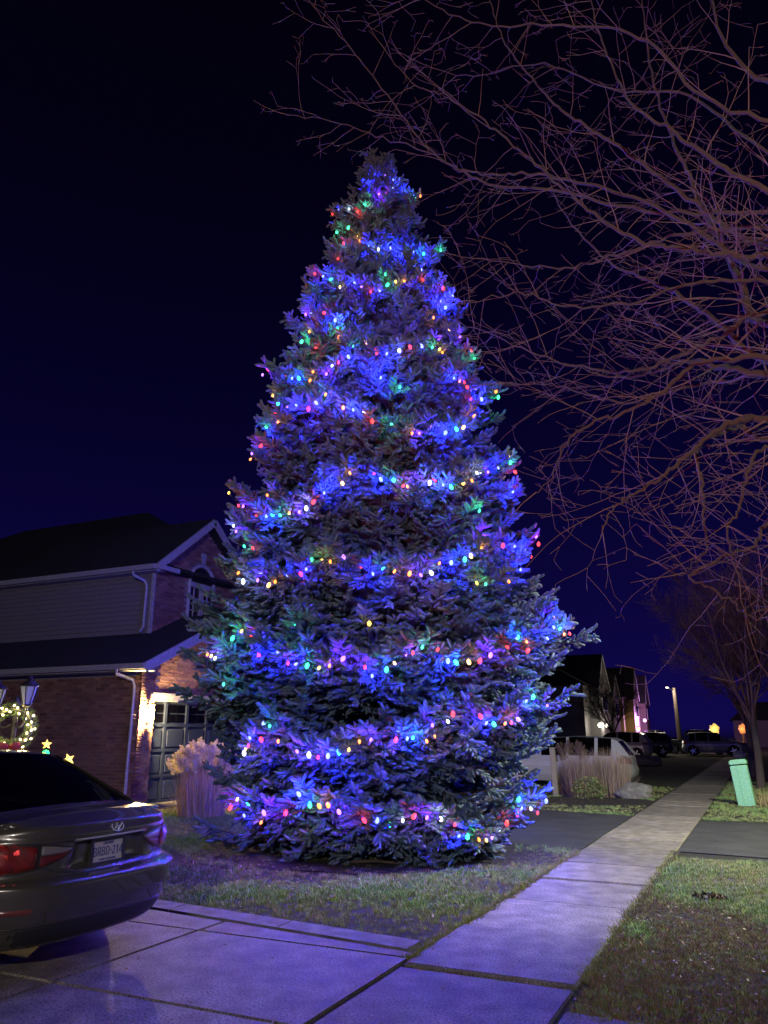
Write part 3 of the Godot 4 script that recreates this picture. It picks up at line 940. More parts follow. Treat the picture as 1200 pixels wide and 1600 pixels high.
func build_string_lights() -> void:
	# crops of the photograph: left, top, scale; then x, y, colour (see NAMES; +10 for a bulb that shows larger)
	var rows := [
		["string of coloured bulbs wound round the very tip of the spruce", 400, 200, 2.667, [500, 190, 2, 470, 165, 12, 535, 195, 13, 570, 215, 2, 455, 230, 12, 570, 245, 6, 600, 235, 6, 543, 275, 0, 545, 300, 0, 512, 275, 3, 612, 262, 2, 635, 267, 2, 660, 285, 11, 685, 283, 4]],  # leading bulbs, above the others, are added to light the tip
		["string of coloured bulbs on the spruce, second turn below its tip", 400, 200, 2.667, [318, 358, 0, 345, 340, 2, 388, 338, 6, 425, 348, 0, 455, 320, 1, 385, 415, 11, 337, 435, 11, 418, 452, 15, 433, 470, 4, 365, 480, 0, 470, 493, 2, 362, 510, 6, 342, 545, 0, 510, 505, 6, 560, 500, 2, 610, 520, 2, 655, 515, 2, 700, 523, 11, 770, 510, 1, 685, 593, 16]],
		["string of coloured bulbs on the spruce, third turn below its tip", 400, 200, 2.667, [245, 607, 0, 280, 618, 2, 312, 630, 11, 210, 665, 4, 215, 700, 5, 215, 735, 2, 350, 662, 5, 410, 645, 2, 440, 660, 3, 478, 682, 0, 515, 678, 2, 548, 653, 11, 540, 610, 1, 582, 640, 5, 618, 637, 4, 695, 632, 0, 780, 668, 10, 770, 722, 2, 790, 748, 12, 797, 730, 2, 740, 790, 4, 820, 700, 2]],
		["string of coloured bulbs on the spruce, fourth turn below its tip", 400, 200, 2.667, [207, 777, 3, 228, 768, 2, 284, 770, 10, 235, 815, 0, 222, 848, 4, 337, 838, 11, 345, 870, 4, 190, 890, 11, 250, 915, 0, 388, 893, 4, 403, 908, 1, 458, 893, 15, 500, 925, 0, 503, 940, 0, 545, 940, 2, 330, 800, 12, 597, 927, 16, 642, 912, 10, 690, 908, 12, 735, 915, 1, 768, 885, 3, 765, 922, 5, 777, 935, 4, 805, 840, 5, 896, 927, 0, 850, 870, 3]],
		["string of coloured bulbs on the spruce, fifth turn below its tip", 400, 200, 2.667, [50, 1005, 10, 27, 1028, 3, 122, 1040, 10, 150, 1043, 2, 178, 1042, 11, 238, 1015, 4, 225, 1052, 4, 293, 1025, 3, 317, 990, 6, 343, 977, 0, 385, 953, 12, 272, 1107, 1, 290, 1110, 4, 480, 1000, 12, 520, 1040, 2, 600, 1080, 1, 812, 1018, 0, 838, 1035, 2, 825, 1042, 2, 850, 1055, 4, 868, 1060, 0, 880, 1080, 10, 916, 1085, 2, 896, 1128, 0, 940, 1130, 12, 1000, 1097, 14, 1010, 1122, 11, 910, 960, 1]],
		["string of coloured bulbs on the spruce, sixth turn below its tip", 400, 200, 2.667, [92, 1147, 11, 70, 1115, 5, 130, 1165, 3, 167, 1155, 2, 218, 1170, 10, 250, 1145, 12, 363, 1165, 14, 405, 1174, 2, 450, 1188, 16, 484, 1222, 10, 565, 1235, 1, 80, 1185, 0, 92, 1225, 4, 42, 1247, 1, 33, 1281, 2, 20, 1325, 10, 650, 1272, 4, 680, 1272, 3, 730, 1245, 3, 790, 1270, 12, 865, 1247, 15, 835, 1255, 11, 910, 1200, 14]],
		["string of coloured bulbs on the spruce, seventh turn below its tip", 300, 650, 2.0, [187, 117, 3, 183, 135, 4, 235, 247, 4, 115, 240, 5, 145, 280, 0, 160, 282, 3, 200, 313, 0, 232, 313, 2, 252, 307, 11, 275, 310, 1, 304, 303, 4, 335, 300, 3, 357, 288, 16, 380, 268, 10, 413, 240, 2, 432, 220, 2, 425, 180, 12, 470, 210, 15, 493, 178, 4, 570, 175, 10, 590, 197, 12, 630, 200, 11, 660, 218, 0, 673, 220, 4, 700, 226, 3, 743, 208, 16, 757, 200, 10, 785, 215, 2, 810, 222, 11, 848, 210, 15, 875, 202, 4, 890, 178, 6, 902, 174, 6, 925, 175, 3, 957, 162, 2, 990, 128, 5, 995, 145, 11, 1010, 175, 10, 1003, 237, 2, 1018, 228, 0, 898, 296, 1]],
		["string of coloured bulbs on the spruce, eighth turn below its tip", 300, 650, 2.0, [130, 343, 6, 138, 360, 3, 163, 407, 1, 190, 413, 0, 145, 490, 4, 160, 517, 16, 205, 513, 3, 215, 490, 12, 240, 528, 15, 260, 518, 4, 298, 497, 2, 340, 494, 10, 357, 478, 2, 372, 450, 11, 407, 452, 5, 432, 455, 4, 473, 440, 13, 530, 470, 0, 565, 493, 2, 598, 480, 11, 633, 485, 4, 680, 492, 14, 715, 497, 3, 748, 490, 16, 773, 460, 4, 810, 458, 12, 853, 448, 11, 872, 437, 15, 905, 412, 4, 918, 377, 3, 972, 405, 10, 890, 522, 5, 918, 525, 1, 990, 517, 4, 1008, 407, 2, 1040, 415, 2, 1076, 378, 3, 1083, 400, 10, 1038, 450, 6, 1060, 440, 0, 1027, 480, 2]],
		["string of coloured bulbs on the spruce, ninth turn below its tip", 300, 650, 2.0, [155, 672, 5, 127, 694, 11, 185, 690, 0, 197, 705, 2, 48, 745, 4, 60, 750, 5, 72, 757, 6, 83, 742, 3, 208, 748, 10, 270, 740, 12, 300, 772, 0, 325, 775, 2, 360, 780, 11, 397, 787, 5, 430, 780, 4, 472, 758, 13, 540, 785, 0, 563, 812, 2, 608, 792, 11, 633, 772, 5, 668, 745, 3, 690, 740, 0, 720, 722, 1, 768, 730, 0, 800, 765, 12, 825, 770, 11, 865, 768, 15, 900, 765, 10, 933, 747, 13, 985, 722, 0, 1015, 697, 2, 1020, 690, 1, 1050, 733, 10, 1045, 705, 4, 1110, 695, 2, 1130, 625, 3, 1130, 660, 2, 1150, 665, 1, 1163, 682, 4, 1180, 680, 0, 323, 657, 1, 554, 648, 15]],
		["string of coloured bulbs on the spruce, next to lowest turn", 280, 950, 1.875, [130, 223, 1, 247, 338, 12, 265, 345, 1, 207, 380, 2, 240, 385, 10, 203, 403, 0, 190, 425, 16, 195, 412, 5, 290, 390, 4, 345, 420, 3, 380, 430, 16, 407, 437, 0, 436, 433, 12, 468, 422, 11, 497, 415, 5, 528, 391, 4, 562, 386, 3, 635, 386, 10, 668, 382, 2, 685, 380, 1, 725, 390, 4, 748, 377, 4, 742, 343, 3, 787, 332, 6, 802, 310, 10, 883, 317, 10, 900, 337, 2, 922, 340, 11, 955, 338, 4, 973, 336, 0, 993, 326, 13, 988, 305, 2, 1017, 272, 2, 1037, 260, 11, 1078, 287, 3, 1005, 290, 3]],
		["string of coloured bulbs on the spruce's lowest boughs just above the soil", 280, 950, 1.875, [150, 585, 10, 147, 570, 3, 170, 560, 5, 190, 608, 2, 200, 578, 11, 248, 600, 13, 312, 600, 10, 240, 628, 4, 383, 577, 11, 410, 580, 14, 436, 577, 14, 468, 597, 13, 542, 622, 10, 580, 622, 12, 617, 635, 11, 655, 622, 6, 688, 610, 10, 726, 614, 3, 766, 618, 16, 807, 635, 0, 820, 668, 2, 845, 670, 11, 878, 678, 4, 900, 680, 5, 917, 672, 3, 940, 660, 16, 960, 630, 10, 990, 603, 10, 1003, 587, 2, 1030, 588, 6, 995, 560, 11, 1075, 565, 12, 1050, 600, 0, 350, 545, 12]],
	]
	var shine := []
	var paint := [[1.0, 0.05, 0.05], [0.06, 0.9, 0.36], [0.2, 0.26, 1.0], [0.45, 0.18, 1.0], [1.0, 0.27, 0.04], [1.0, 0.58, 0.1], [0.8, 0.92, 1.0]]
	for k in 7: shine.append(glow(lin(paint[k][0], paint[k][1], paint[k][2]), 3.0))
	var bulb := []
	for s in [0.78, 1.12]:
		var b := MB.new()
		var prof := []
		for q in [[0.0, -0.034], [0.012, -0.031], [0.019, -0.02], [0.0225, -0.004], [0.0215, 0.008], [0.016, 0.02], [0.009, 0.03], [0.0, 0.033]]:
			prof.append([q[0] * s, q[1] * s])
		b.lathe(prof, 9)
		bulb.append(b.mesh())
	for r in rows:
		var data: Array = r[4]
		var t := thing("string_lights", r[0], "string lights", Vector3.ZERO, 0.0, "light strings on the spruce")
		var pts := []
		for k in range(0, data.size(), 3):
			var px: float = r[1] + data[k] / r[3]
			var py: float = r[2] + data[k + 1] / r[3]
			var c: int = data[k + 2] % 10
			var big: int = 1 if data[k + 2] >= 10 else 0
			var p := on_crown(px, py)
			p += (p - EYE).normalized() * rr(-0.13, 0.05)
			pts.append(p)
			bulbs_at.append(p - TREE)
			var o := put(NAMES[c] + "_bulb", bulb[big], shine[c], t)
			o.position = p
			o.rotation = Vector3(rr(-0.6, 0.6), rr(0, TAU), rr(-0.6, 0.6))
			omni(t, p, lin(HUES[c][0], HUES[c][1], HUES[c][2]), POWER[c] * (1.35 if big else 0.75), 0.022)
		# the string goes on round the far side of the tree
		var mid := Vector3.ZERO
		for q in pts: mid += q / pts.size()
		var back := (Vector3(TREE.x, 0, TREE.z) - EYE)
		var around := []
		var nb := 4 if mid.y > 9.0 else 11
		for k in nb:
			var a := atan2(back.z, back.x) + lerpf(-1.12, 1.12, (k + 0.5) / nb) + rr(-0.06, 0.06)
			var hb := maxf(0.35, mid.y + rr(-0.35, 0.25))
			var p := TREE + Vector3(cos(a), 0, sin(a)) * (crown_radius(hb) * 0.98 + 0.06) + Vector3(0, hb, 0)
			var c: int = [2, 0, 1, 2, 3, 4, 2, 5, 2, 1, 3][k % 11]
			around.append(p)
			bulbs_at.append(p - TREE)
			var o := put(NAMES[c] + "_bulb", bulb[k % 2], shine[c], t)
			o.position = p
			omni(t, p, lin(HUES[c][0], HUES[c][1], HUES[c][2]), POWER[c], 0.022)
		pts.sort_custom(func(p, q): return (p as Vector3).dot(rt) < (q as Vector3).dot(rt))
		var w := MB.new()
		for k in around.size() - 1:
			var lo: Vector3 = (around[k] + around[k + 1]) * 0.5 + Vector3(0, -0.06, 0)
			w.tube([around[k], lo, around[k + 1]], [0.003], 4, false)
		for k in pts.size() - 1:
			var p: Vector3 = pts[k]
			var q: Vector3 = pts[k + 1]
			var inw := Vector3(TREE.x, 0, TREE.z) - Vector3(p.x, 0, p.z)
			if p.distance_to(q) < 0.9:
				w.tube([p, (p + q) * 0.5 + inw.normalized() * 0.03 + Vector3(0, -0.03, 0), q], [0.003], 4, false)
		put("wire", w.mesh(), M.black, t)

# ---------------------------------------------------------------- bare trees
func spline(p: Array, per: int) -> Array:
	var out := []
	for i in p.size() - 1:
		var a: Vector3 = p[maxi(i - 1, 0)]
		var b: Vector3 = p[i]
		var c: Vector3 = p[i + 1]
		var d: Vector3 = p[mini(i + 2, p.size() - 1)]
		for k in per:
			out.append(b.cubic_interpolate(c, a, d, float(k) / per))
	out.append(p[-1])
	return out

func twig(b: MB, p: Vector3, d: Vector3, length: float, r: float, depth: int, droop: float) -> void:
	var n := maxi(3, int(length / 0.13))
	var pts := [p]
	var rad := [r]
	var q := p
	var dir := d
	var zig := 1.0
	var bend := Vector3(rr(-1, 1), rr(-1, 1) - droop, rr(-1, 1)) * 0.10
	for k in n:
		zig = -zig
		var sd := dir.cross(Vector3(0.3, 1, 0.2)).normalized()
		dir = (dir + bend + sd * zig * rr(0.05, 0.24) + Vector3(rr(-0.12, 0.12), rr(-0.12, 0.12), rr(-0.12, 0.12))).normalized()
		q += dir * (length / n)
		pts.append(q)
		rad.append(maxf(0.0022, r * (1.0 - 0.8 * (k + 1.0) / n)))
		if depth > 0 and k > 0 and rng.randf() < 0.7:
			var lat := (sd * zig * rr(0.5, 1.1) + Vector3(0, rr(-0.7, 0.7), 0) + dir * rr(0.3, 0.9)).normalized()
			twig(b, q, lat, length * rr(0.25, 0.6) * (1.0 - 0.45 * k / n), maxf(0.0024, rad[-1] * 0.62), depth - 1, droop)
	b.tube(pts, rad, 4 if r > 0.006 else 3, false)

func build_locust() -> void:
	var t := thing("bare_locust_tree", "large leafless tree whose zigzag branches reach towards the lit spruce", "tree", Vector3.ZERO)
	var base := Vector3(2.05, 0, -6.9)
	var fork := base + Vector3(0.05, 2.6, -0.05)
	var b := MB.new()
	b.tube(spline([base + Vector3(0, -0.1, 0), base + Vector3(0.0, 0.3, 0), base + Vector3(0.03, 1.4, 0), fork, fork + Vector3(-0.1, 1.9, -0.2), fork + Vector3(-0.35, 4.2, -0.3), fork + Vector3(-0.7, 6.6, -0.2), fork + Vector3(-1.0, 8.4, 0.1)], 4),
		[0.30, 0.27, 0.25, 0.235, 0.225, 0.22, 0.22, 0.22, 0.21, 0.21, 0.205, 0.2, 0.19, 0.185, 0.18, 0.175, 0.17, 0.16, 0.15, 0.14, 0.13, 0.12, 0.11, 0.1, 0.09, 0.08, 0.06, 0.04, 0.02], 12)
	put("trunk", b.mesh(), M.bark, t)
	# limbs: height where they leave the trunk, thickness, then photo x, y and distance in metres
	var limbs := [
		[3.2, 0.085, [[1200, 659, 7.0], [1162, 655, 6.9], [1125, 670, 6.8], [1087, 696, 6.7], [1050, 730, 6.6], [1012, 760, 6.5], [975, 782, 6.4], [952, 805, 6.3], [941, 829, 6.3]]],
		[3.0, 0.06, [[1205, 690, 7.2], [1150, 668, 7.3], [1091, 700, 7.1], [1097, 756, 7.0], [1099, 805, 6.9], [1104, 850, 6.9], [1095, 869, 6.8], [1069, 895, 6.7]]],
		[2.8, 0.045, [[1210, 700, 6.6], [1174, 726, 6.4], [1155, 794, 6.3], [1136, 824, 6.3], [1144, 869, 6.2], [1155, 906, 6.2]]],
		[2.6, 0.04, [[1215, 820, 6.9], [1180, 850, 6.7], [1130, 870, 6.6], [1076, 899, 6.5], [1106, 919, 6.4], [1144, 940, 6.4], [1166, 962, 6.3], [1190, 966, 6.2]]],
		[3.6, 0.10, [[1200, 588, 7.2], [1125, 572, 7.3], [1069, 565, 7.5], [1012, 584, 7.7], [950, 588, 7.9], [890, 570, 8.1]]],
		[3.7, 0.06, [[1204, 560, 6.4], [1087, 572, 6.5], [1035, 614, 6.6], [975, 644, 6.7], [930, 659, 6.8], [892, 685, 6.8], [874, 711, 6.8], [862, 749, 6.8], [838, 769, 6.8]]],
		[3.8, 0.05, [[1203, 590, 7.8], [1069, 606, 7.9], [975, 629, 8.0], [900, 610, 8.1], [847, 599, 8.2], [787, 599, 8.3]]],
		[4.4, 0.075, [[1200, 486, 7.2], [1124, 526, 7.3], [1042, 564, 7.5], [978, 580, 7.6], [883, 567, 7.9], [788, 532, 8.2], [693, 494, 8.5]]],
		[4.3, 0.11, [[1200, 566, 8.2], [1124, 507, 8.4], [1064, 462, 8.6], [1010, 437, 8.8], [940, 400, 9.0], [880, 330, 9.2], [850, 260, 9.3]]],
		[4.8, 0.12, [[1190, 505, 7.8], [1156, 437, 7.9], [1130, 380, 8.0], [1099, 329, 8.1], [1073, 266, 8.2], [1040, 190, 8.3], [1015, 100, 8.4], [1005, 10, 8.5], [990, -70, 8.6]]],
		[5.2, 0.07, [[1200, 399, 6.6], [1124, 399, 6.6], [1067, 386, 6.6], [1010, 380, 6.7], [947, 348, 6.8], [883, 298, 6.9], [820, 241, 7.0], [757, 190, 7.1], [693, 149, 7.2], [650, 133, 7.3], [610, 90, 7.3]]],
		[5.0, 0.06, [[1196, 358, 7.4], [1073, 364, 7.5], [978, 393, 7.7], [883, 418, 7.9], [795, 412, 8.1], [712, 399, 8.3]]],
		[5.6, 0.07, [[1200, 298, 6.4], [1111, 247, 6.5], [1048, 203, 6.6], [991, 165, 6.7], [960, 110, 6.8], [930, 30, 6.9], [915, -50, 7.0]]],
		[5.5, 0.08, [[1195, 380, 7.8], [1137, 355, 7.7], [1050, 290, 7.6], [991, 247, 7.5], [934, 209, 7.5], [883, 177, 7.5], [845, 139, 7.5], [795, 76, 7.5], [769, 13, 7.5], [755, -50, 7.5]]],
		[5.3, 0.055, [[1190, 420, 7.0], [1040, 330, 7.2], [930, 290, 7.4], [833, 272, 7.6], [782, 272, 7.7], [731, 269, 7.8], [681, 244, 7.9], [598, 215, 8.1], [522, 190, 8.2], [453, 180, 8.3]]],
		[5.9, 0.05, [[1195, 330, 7.2], [1010, 330, 7.3], [880, 300, 7.5], [760, 285, 7.6], [690, 250, 7.6], [649, 209, 7.7], [598, 139, 7.7], [548, 76, 7.8], [491, 13, 7.8], [470, -30, 7.8]]],
		[6.6, 0.09, [[1194, 127, 7.2], [1130, 63, 7.3], [1111, 0, 7.4], [1090, -90, 7.5]]],
		[6.2, 0.05, [[1200, 190, 6.2], [1100, 150, 6.3], [1000, 60, 6.4], [880, 40, 6.5], [770, 40, 6.6], [700, 20, 6.7], [640, -20, 6.8]]],
		[6.0, 0.05, [[1200, 240, 7.6], [1080, 150, 7.7], [960, 140, 7.8], [850, 100, 7.9], [740, 120, 8.0], [660, 100, 8.1]]],
		[4.6, 0.05, [[1200, 440, 6.5], [1100, 440, 6.4], [1000, 470, 6.4], [900, 480, 6.4], [820, 460, 6.4], [740, 470, 6.5]]],
	]
	rng.seed = 21
	var fine := MB.new()
	for lm in limbs:
		var ctl := []
		var first: Array = lm[2][0]
		var p0 := at(first[0], first[1], first[2])
		var h0: float = lm[0]
		var start := Vector3(base.x + 0.05 - 0.11 * (h0 - 2.6) * 0.7, h0, base.z - 0.12)
		ctl.append(start)
		ctl.append(start.lerp(p0, 0.5) + Vector3(0, 0.12, 0))
		for q in lm[2]: ctl.append(at(q[0], q[1], q[2]))
		var pts := spline(ctl, 7)
		var rad := []
		var zig := 1.0
		for i in pts.size():
			var s := i / (pts.size() - 1.0)
			zig = -zig
			if i > 3 and i < pts.size() - 1:
				pts[i] += Vector3(rr(-0.012, 0.012), rr(-0.022, 0.022), rr(-0.02, 0.02))
			rad.append(lerpf(lm[1] * 0.6, 0.0045, s ** 0.6))
		b = MB.new()
		b.tube(pts, rad, 7)
		put("limb", b.mesh(), M.bark, t)
		var gap := 0.0
		for i in range(6, pts.size() - 1):
			gap += pts[i].distance_to(pts[i - 1])
			if gap > (0.16 if lm[0] < 5.0 else 0.2):
				gap = 0.0
				var ax: Vector3 = (pts[i + 1] - pts[i - 1]).normalized()
				var lat := ax.cross(Vector3(rr(-1, 1), rr(-1, 1), rr(-1, 1)).normalized()).normalized()
				var low := 0.25 if lm[0] < 3.7 else 0.0
				twig(fine, pts[i], (lat + ax * rr(0.35, 0.9)).normalized(), rr(0.4, 1.3 if lm[0] < 5.0 else 1.0), maxf(0.0045, rad[i] * 0.34), 2, low)
		twig(fine, pts[-1], (pts[-1] - pts[-3]).normalized(), 0.5, 0.006, 1, 0.1)
	var tw := put("twigs", fine.mesh(), M.twig, t)
	tw.set_meta("kind", "stuff")
	print("locust twig tris ", fine.idx.size() / 3)

func grow(b: MB, p: Vector3, d: Vector3, length: float, r: float, depth: int) -> void:   # upswept young tree
	var n := 6
	var pts := [p]
	var rad := [r]
	var q := p
	var dir := d
	for k in n:
		dir = (dir + Vector3(rr(-0.13, 0.13), rr(-0.02, 0.12), rr(-0.13, 0.13))).normalized()
		q += dir * (length / n)
		pts.append(q)
		rad.append(maxf(0.004, lerpf(r, r * 0.35, (k + 1.0) / n)))
		if depth > 0 and k >= 1:
			for c in (2 if depth > 1 else 3):
				var lat := dir.cross(Vector3(rr(-1, 1), rr(-1, 1), rr(-1, 1)).normalized()).normalized()
				grow(b, q, (lat * rr(0.5, 1.0) + dir * 0.8).normalized(), length * rr(0.3, 0.55), rad[-1] * 0.55, depth - 1)
	b.tube(pts, rad, 5 if r > 0.02 else 3, false)

func young_tree(label: String, pos: Vector3, height: float, seed_: int, spread: float, m: Material, wm: Material) -> void:
	var t := thing("bare_young_tree", label, "tree", pos, 0.0, "bare young trees along the sidewalk")
	rng.seed = seed_
	var b := MB.new()
	var top := height * 0.34
	b.tube([Vector3(0, -0.05, 0), Vector3(0.02, top * 0.5, 0), Vector3(0, top, 0.01)], [0.13, 0.105, 0.095], 9)
	put("trunk", b.mesh(), m, t)
	b = MB.new()
	for k in 9:
		var a := TAU * k / 9.0 + rr(-0.2, 0.2)
		var tilt := rr(0.25, 0.75) * spread if k > 0 else 0.05
		grow(b, Vector3(0, top * rr(0.72, 1.0), 0), Vector3(cos(a) * tilt, 1.0, sin(a) * tilt).normalized(), height * rr(0.42, 0.66), 0.05, 3 if k % 2 == 0 else 2)
	var br := put("branches", b.mesh(), wm, t)
	br.set_meta("kind", "stuff")

# ---------------------------------------------------------------- vehicles: local x = 0 at the tail, nose towards -x
func curve_at(c: Array, x: float, col := 1) -> float:
	if x <= c[0][0]: return c[0][col]
	for k in c.size() - 1:
		if x <= c[k + 1][0]:
			return lerpf(c[k][col], c[k + 1][col], (x - c[k][0]) / maxf(1e-6, c[k + 1][0] - c[k][0]))
	return c[-1][col]

func tail(P: Dictionary, y: float, z: float) -> Vector3:   # a point of the rear face
	var hw := curve_at(P.side, y)
	var t := clampf(absf(z) / hw, 0.0, 1.0)
	var d := curve_at(P.rear, y) + 0.07 * t * t + 0.30 * pow(t, 5.0)
	if P.has("recess") and absf(z) < 0.36:
		var e := smoothstep(0.65, 0.675, y) * (1.0 - smoothstep(0.825, 0.845, y)) * (1.0 - smoothstep(0.325, 0.36, absf(z) + 0.12 * (y - 0.74)))
		d += 0.045 * e
	return Vector3(-d, y, z)

func nose(P: Dictionary, y: float, z: float) -> Vector3:
	var hw := curve_at(P.side, y)
	var t := clampf(absf(z) / hw, 0.0, 1.0)
	return Vector3(-(curve_at(P.front, y) - 0.10 * t * t - 0.34 * pow(t, 4.0)), y, z)

func wheel(parent: Node3D, x: float, z: float, r: float) -> void:
	var sgn := signf(z)
	var w := Node3D.new()
	w.name = "wheel"
	parent.add_child(w, true)
	w.position = Vector3(x, r, z)
	var bs := Basis(Vector3.RIGHT, sgn * PI * 0.5)
	var b := MB.new()
	b.lathe([[r * 0.62, -0.1], [r * 0.95, -0.105], [r, -0.08], [r, 0.08], [r * 0.95, 0.105], [r * 0.66, 0.1]], 24, Vector3.ZERO, bs)
	put("tyre", b.mesh(), M.rubber, w)
	b = MB.new()
	b.lathe([[r * 0.66, 0.095], [r * 0.6, 0.06], [r * 0.2, 0.05], [0.0, 0.06]], 20, Vector3.ZERO, bs)
	put("rim", b.mesh(), M.black, w)
	b = MB.new()
	for k in 5:
		var a := TAU * k / 5.0
		b.box(bs * Vector3(cos(a) * r * 0.34, 0.085, sin(a) * r * 0.34), Vector3(r * 0.62, 0.02, r * 0.15), bs * Basis(Vector3.UP, -a))
	put("spokes", b.mesh(), M.rim, w)

func vehicle(t: Node3D, P: Dictionary, paint: Material, fine: bool) -> void:
	var nz := 41 if fine else 15
	var lip: float = P.rear[-1][0]
	var bot: float = P.rear[0][0]
	# rear face: bumper and tailgate
	for part in [["bumper", bot, P.seam], ["tailgate", P.seam, lip]]:
		var b := MB.new()
		var rows := []
		var ny := (26 if fine else 6)
		for i in ny + 1:
			var y := lerpf(part[1], part[2], i / float(ny))
			var hw := curve_at(P.side, y)
			var row := []
			for j in nz:
				var s := lerpf(-1.0, 1.0, j / (nz - 1.0))
				s = signf(s) * pow(absf(s), 0.8)
				row.append(tail(P, y, s * hw))
			rows.append(row)
		b.grid(rows)
		put(part[0], b.mesh(), paint, t)
	# top: boot lid, glass, roof, glass, bonnet
	var deck: Array = P.deck
	for k in deck.size() - 1:
		if deck[k][4] == 9: continue
		var b := MB.new()
		var rows := []
		var ns := 8 if fine else 3
		for i in ns + 1:
			var s := i / float(ns)
			var row := []
			for j in nz:
				var u := lerpf(-1.0, 1.0, j / (nz - 1.0))
				var hw: float = lerpf(deck[k][2], deck[k + 1][2], s)
				var d: float = lerpf(deck[k][0], deck[k + 1][0], s)
				var y: float = lerpf(deck[k][1], deck[k + 1][1], s) - lerpf(deck[k][3], deck[k + 1][3], s) * u * u
				if fine:   # round the profile a little between the corner points
					var k0: Array = deck[maxi(k - 1, 0)]
					var k3: Array = deck[mini(k + 2, deck.size() - 1)]
					y = cubic_interpolate(deck[k][1], deck[k + 1][1], k0[1], k3[1], s) * 0.35 + lerpf(deck[k][1], deck[k + 1][1], s) * 0.65 - lerpf(deck[k][3], deck[k + 1][3], s) * u * u
				if k == 0:
					d += (1.0 - s) * (0.07 * u * u + 0.30 * pow(absf(u), 5.0)) + s * 0.05 * u * u
				else:
					d += deck[k][5] * u * u if deck[k].size() > 5 else 0.0
				row.append(Vector3(-d, y, u * hw))
			rows.append(row)
		b.grid(rows)
		put(["boot_lid", "rear_window", "roof", "windshield", "hood", "cargo_bed"][deck[k][4]], b.mesh(), M.car_glass if deck[k][4] in [1, 3] else paint, t)
	# nose
	var b2 := MB.new()
	var rws := []
	for i in 9:
		var y := lerpf(bot, P.front[-1][0], i / 8.0)
		var row := []
		for j in nz: row.append(nose(P, y, lerpf(1.0, -1.0, j / (nz - 1.0)) * curve_at(P.side, y)))
		rws.append(row)
	b2.grid(rws)
	put("front_bumper", b2.mesh(), paint, t)
	# sides with wheel arches, and the glazed upper part
	for sd in [-1.0, 1.0]:
		var b := MB.new()
		var nx := 96 if fine else 60
		var nyy := 16 if fine else 12
		var g := []
		for i in nyy + 1:
			var f := i / float(nyy)
			var row := []
			for j in nx + 1:
				var y: float = lerpf(bot, P.belt, f)
				var x0 := tail(P, minf(y, lip), curve_at(P.side, minf(y, lip))).x
				var x1 := nose(P, minf(y, P.front[-1][0]), curve_at(P.side, y)).x
				var x := lerpf(x0, x1, j / float(nx))
				var top := deck_at(P, -x)
				var yy: float = lerpf(bot, minf(P.belt, top.y), f)
				var hw := curve_at(P.side, yy)
				if f > 0.8: hw = lerpf(hw, minf(hw, maxf(top.z, P.belt_z)), (f - 0.8) / 0.2)
				row.append(Vector3(x, yy, hw * sd))
			g.append(row)
		for i in nyy:
			for j in nx:
				var c: Vector3 = (g[i][j] + g[i + 1][j + 1]) * 0.5
				var hit := false
				for wx in P.wheels:
					if Vector2(c.x + wx, c.y - P.wheel_r).length() < P.wheel_r + 0.055: hit = true
				if hit: continue
				b.quad(g[i][j], g[i + 1][j], g[i + 1][j + 1], g[i][j + 1])
		put("side_panel", b.mesh(), paint, t)
		# pillars and side glass between belt and roof edge
		for q in P.cabin:   # [from, to, is glass]
			b = MB.new()
			var lo := []
			var hi := []
			for j in 9:
				var d: float = lerpf(q[0], q[1], j / 8.0)
				var top := deck_at(P, d)
				var bz: float = maxf(P.belt_z, top.z)
				lo.append(Vector3(-d, minf(P.belt, top.y), bz * sd))
				hi.append(Vector3(-d, maxf(top.y, P.belt), top.z * sd))
			b.grid([lo, hi])
			put("side_window" if q[2] else "pillar", b.mesh(), M.car_glass if q[2] else paint, t)
		for wx in P.wheels: wheel(t, -wx, sd * (P.track), P.wheel_r)
		b = MB.new()
		var hy: float = P.front[-1][0] - 0.13
		b.grid([[nose(P, hy, sd * 0.42) + Vector3(-0.006, 0, 0), nose(P, hy, sd * 0.6) + Vector3(-0.006, 0, 0), nose(P, hy, sd * 0.76) + Vector3(-0.006, 0, sd * 0.006)],
			[nose(P, hy + 0.11, sd * 0.46) + Vector3(-0.006, 0, 0), nose(P, hy + 0.11, sd * 0.6) + Vector3(-0.006, 0, 0), nose(P, hy + 0.11, sd * 0.77) + Vector3(-0.006, 0, sd * 0.006)]])
		put("headlight", b.mesh(), M.lens_clear, t)
		if not fine:
			b = MB.new()
			var rows := []
			for yy in P.lamp:
				var row := []
				for zz in [0.55, 0.68, 0.80, 0.9, 1.0]: row.append(tail(P, yy, sd * zz * curve_at(P.side, yy)) + Vector3(0.008, 0, sd * 0.008))
				rows.append(row)
			b.grid(rows)
			put("tail_light", b.mesh(), P.lamp_mat, t)
	# floor pan with dark wheel wells
	b2 = MB.new()
	b2.box(Vector3(-(P.front[0][1] + 0.1) * 0.5, bot + 0.12, 0), Vector3(P.front[0][1] - 0.5, 0.1, 1.3))
	b2.box(Vector3(-(P.front[0][1] + 0.1) * 0.5, 0.62, 0), Vector3(P.front[0][1] - 0.7, 0.04, 1.5))
	put("floor_pan", b2.mesh(), M.black, t)

func deck_at(P: Dictionary, d: float) -> Vector3:   # height and half width of the upper outline there
	var deck: Array = P.deck
	var k := 0
	while k < deck.size() - 2 and d > deck[k + 1][0]: k += 1
	var s := clampf((d - deck[k][0]) / maxf(1e-6, deck[k + 1][0] - deck[k][0]), 0.0, 1.0)
	return Vector3(d, lerpf(deck[k][1] - deck[k][3], deck[k + 1][1] - deck[k + 1][3], s), lerpf(deck[k][2], deck[k + 1][2], s))

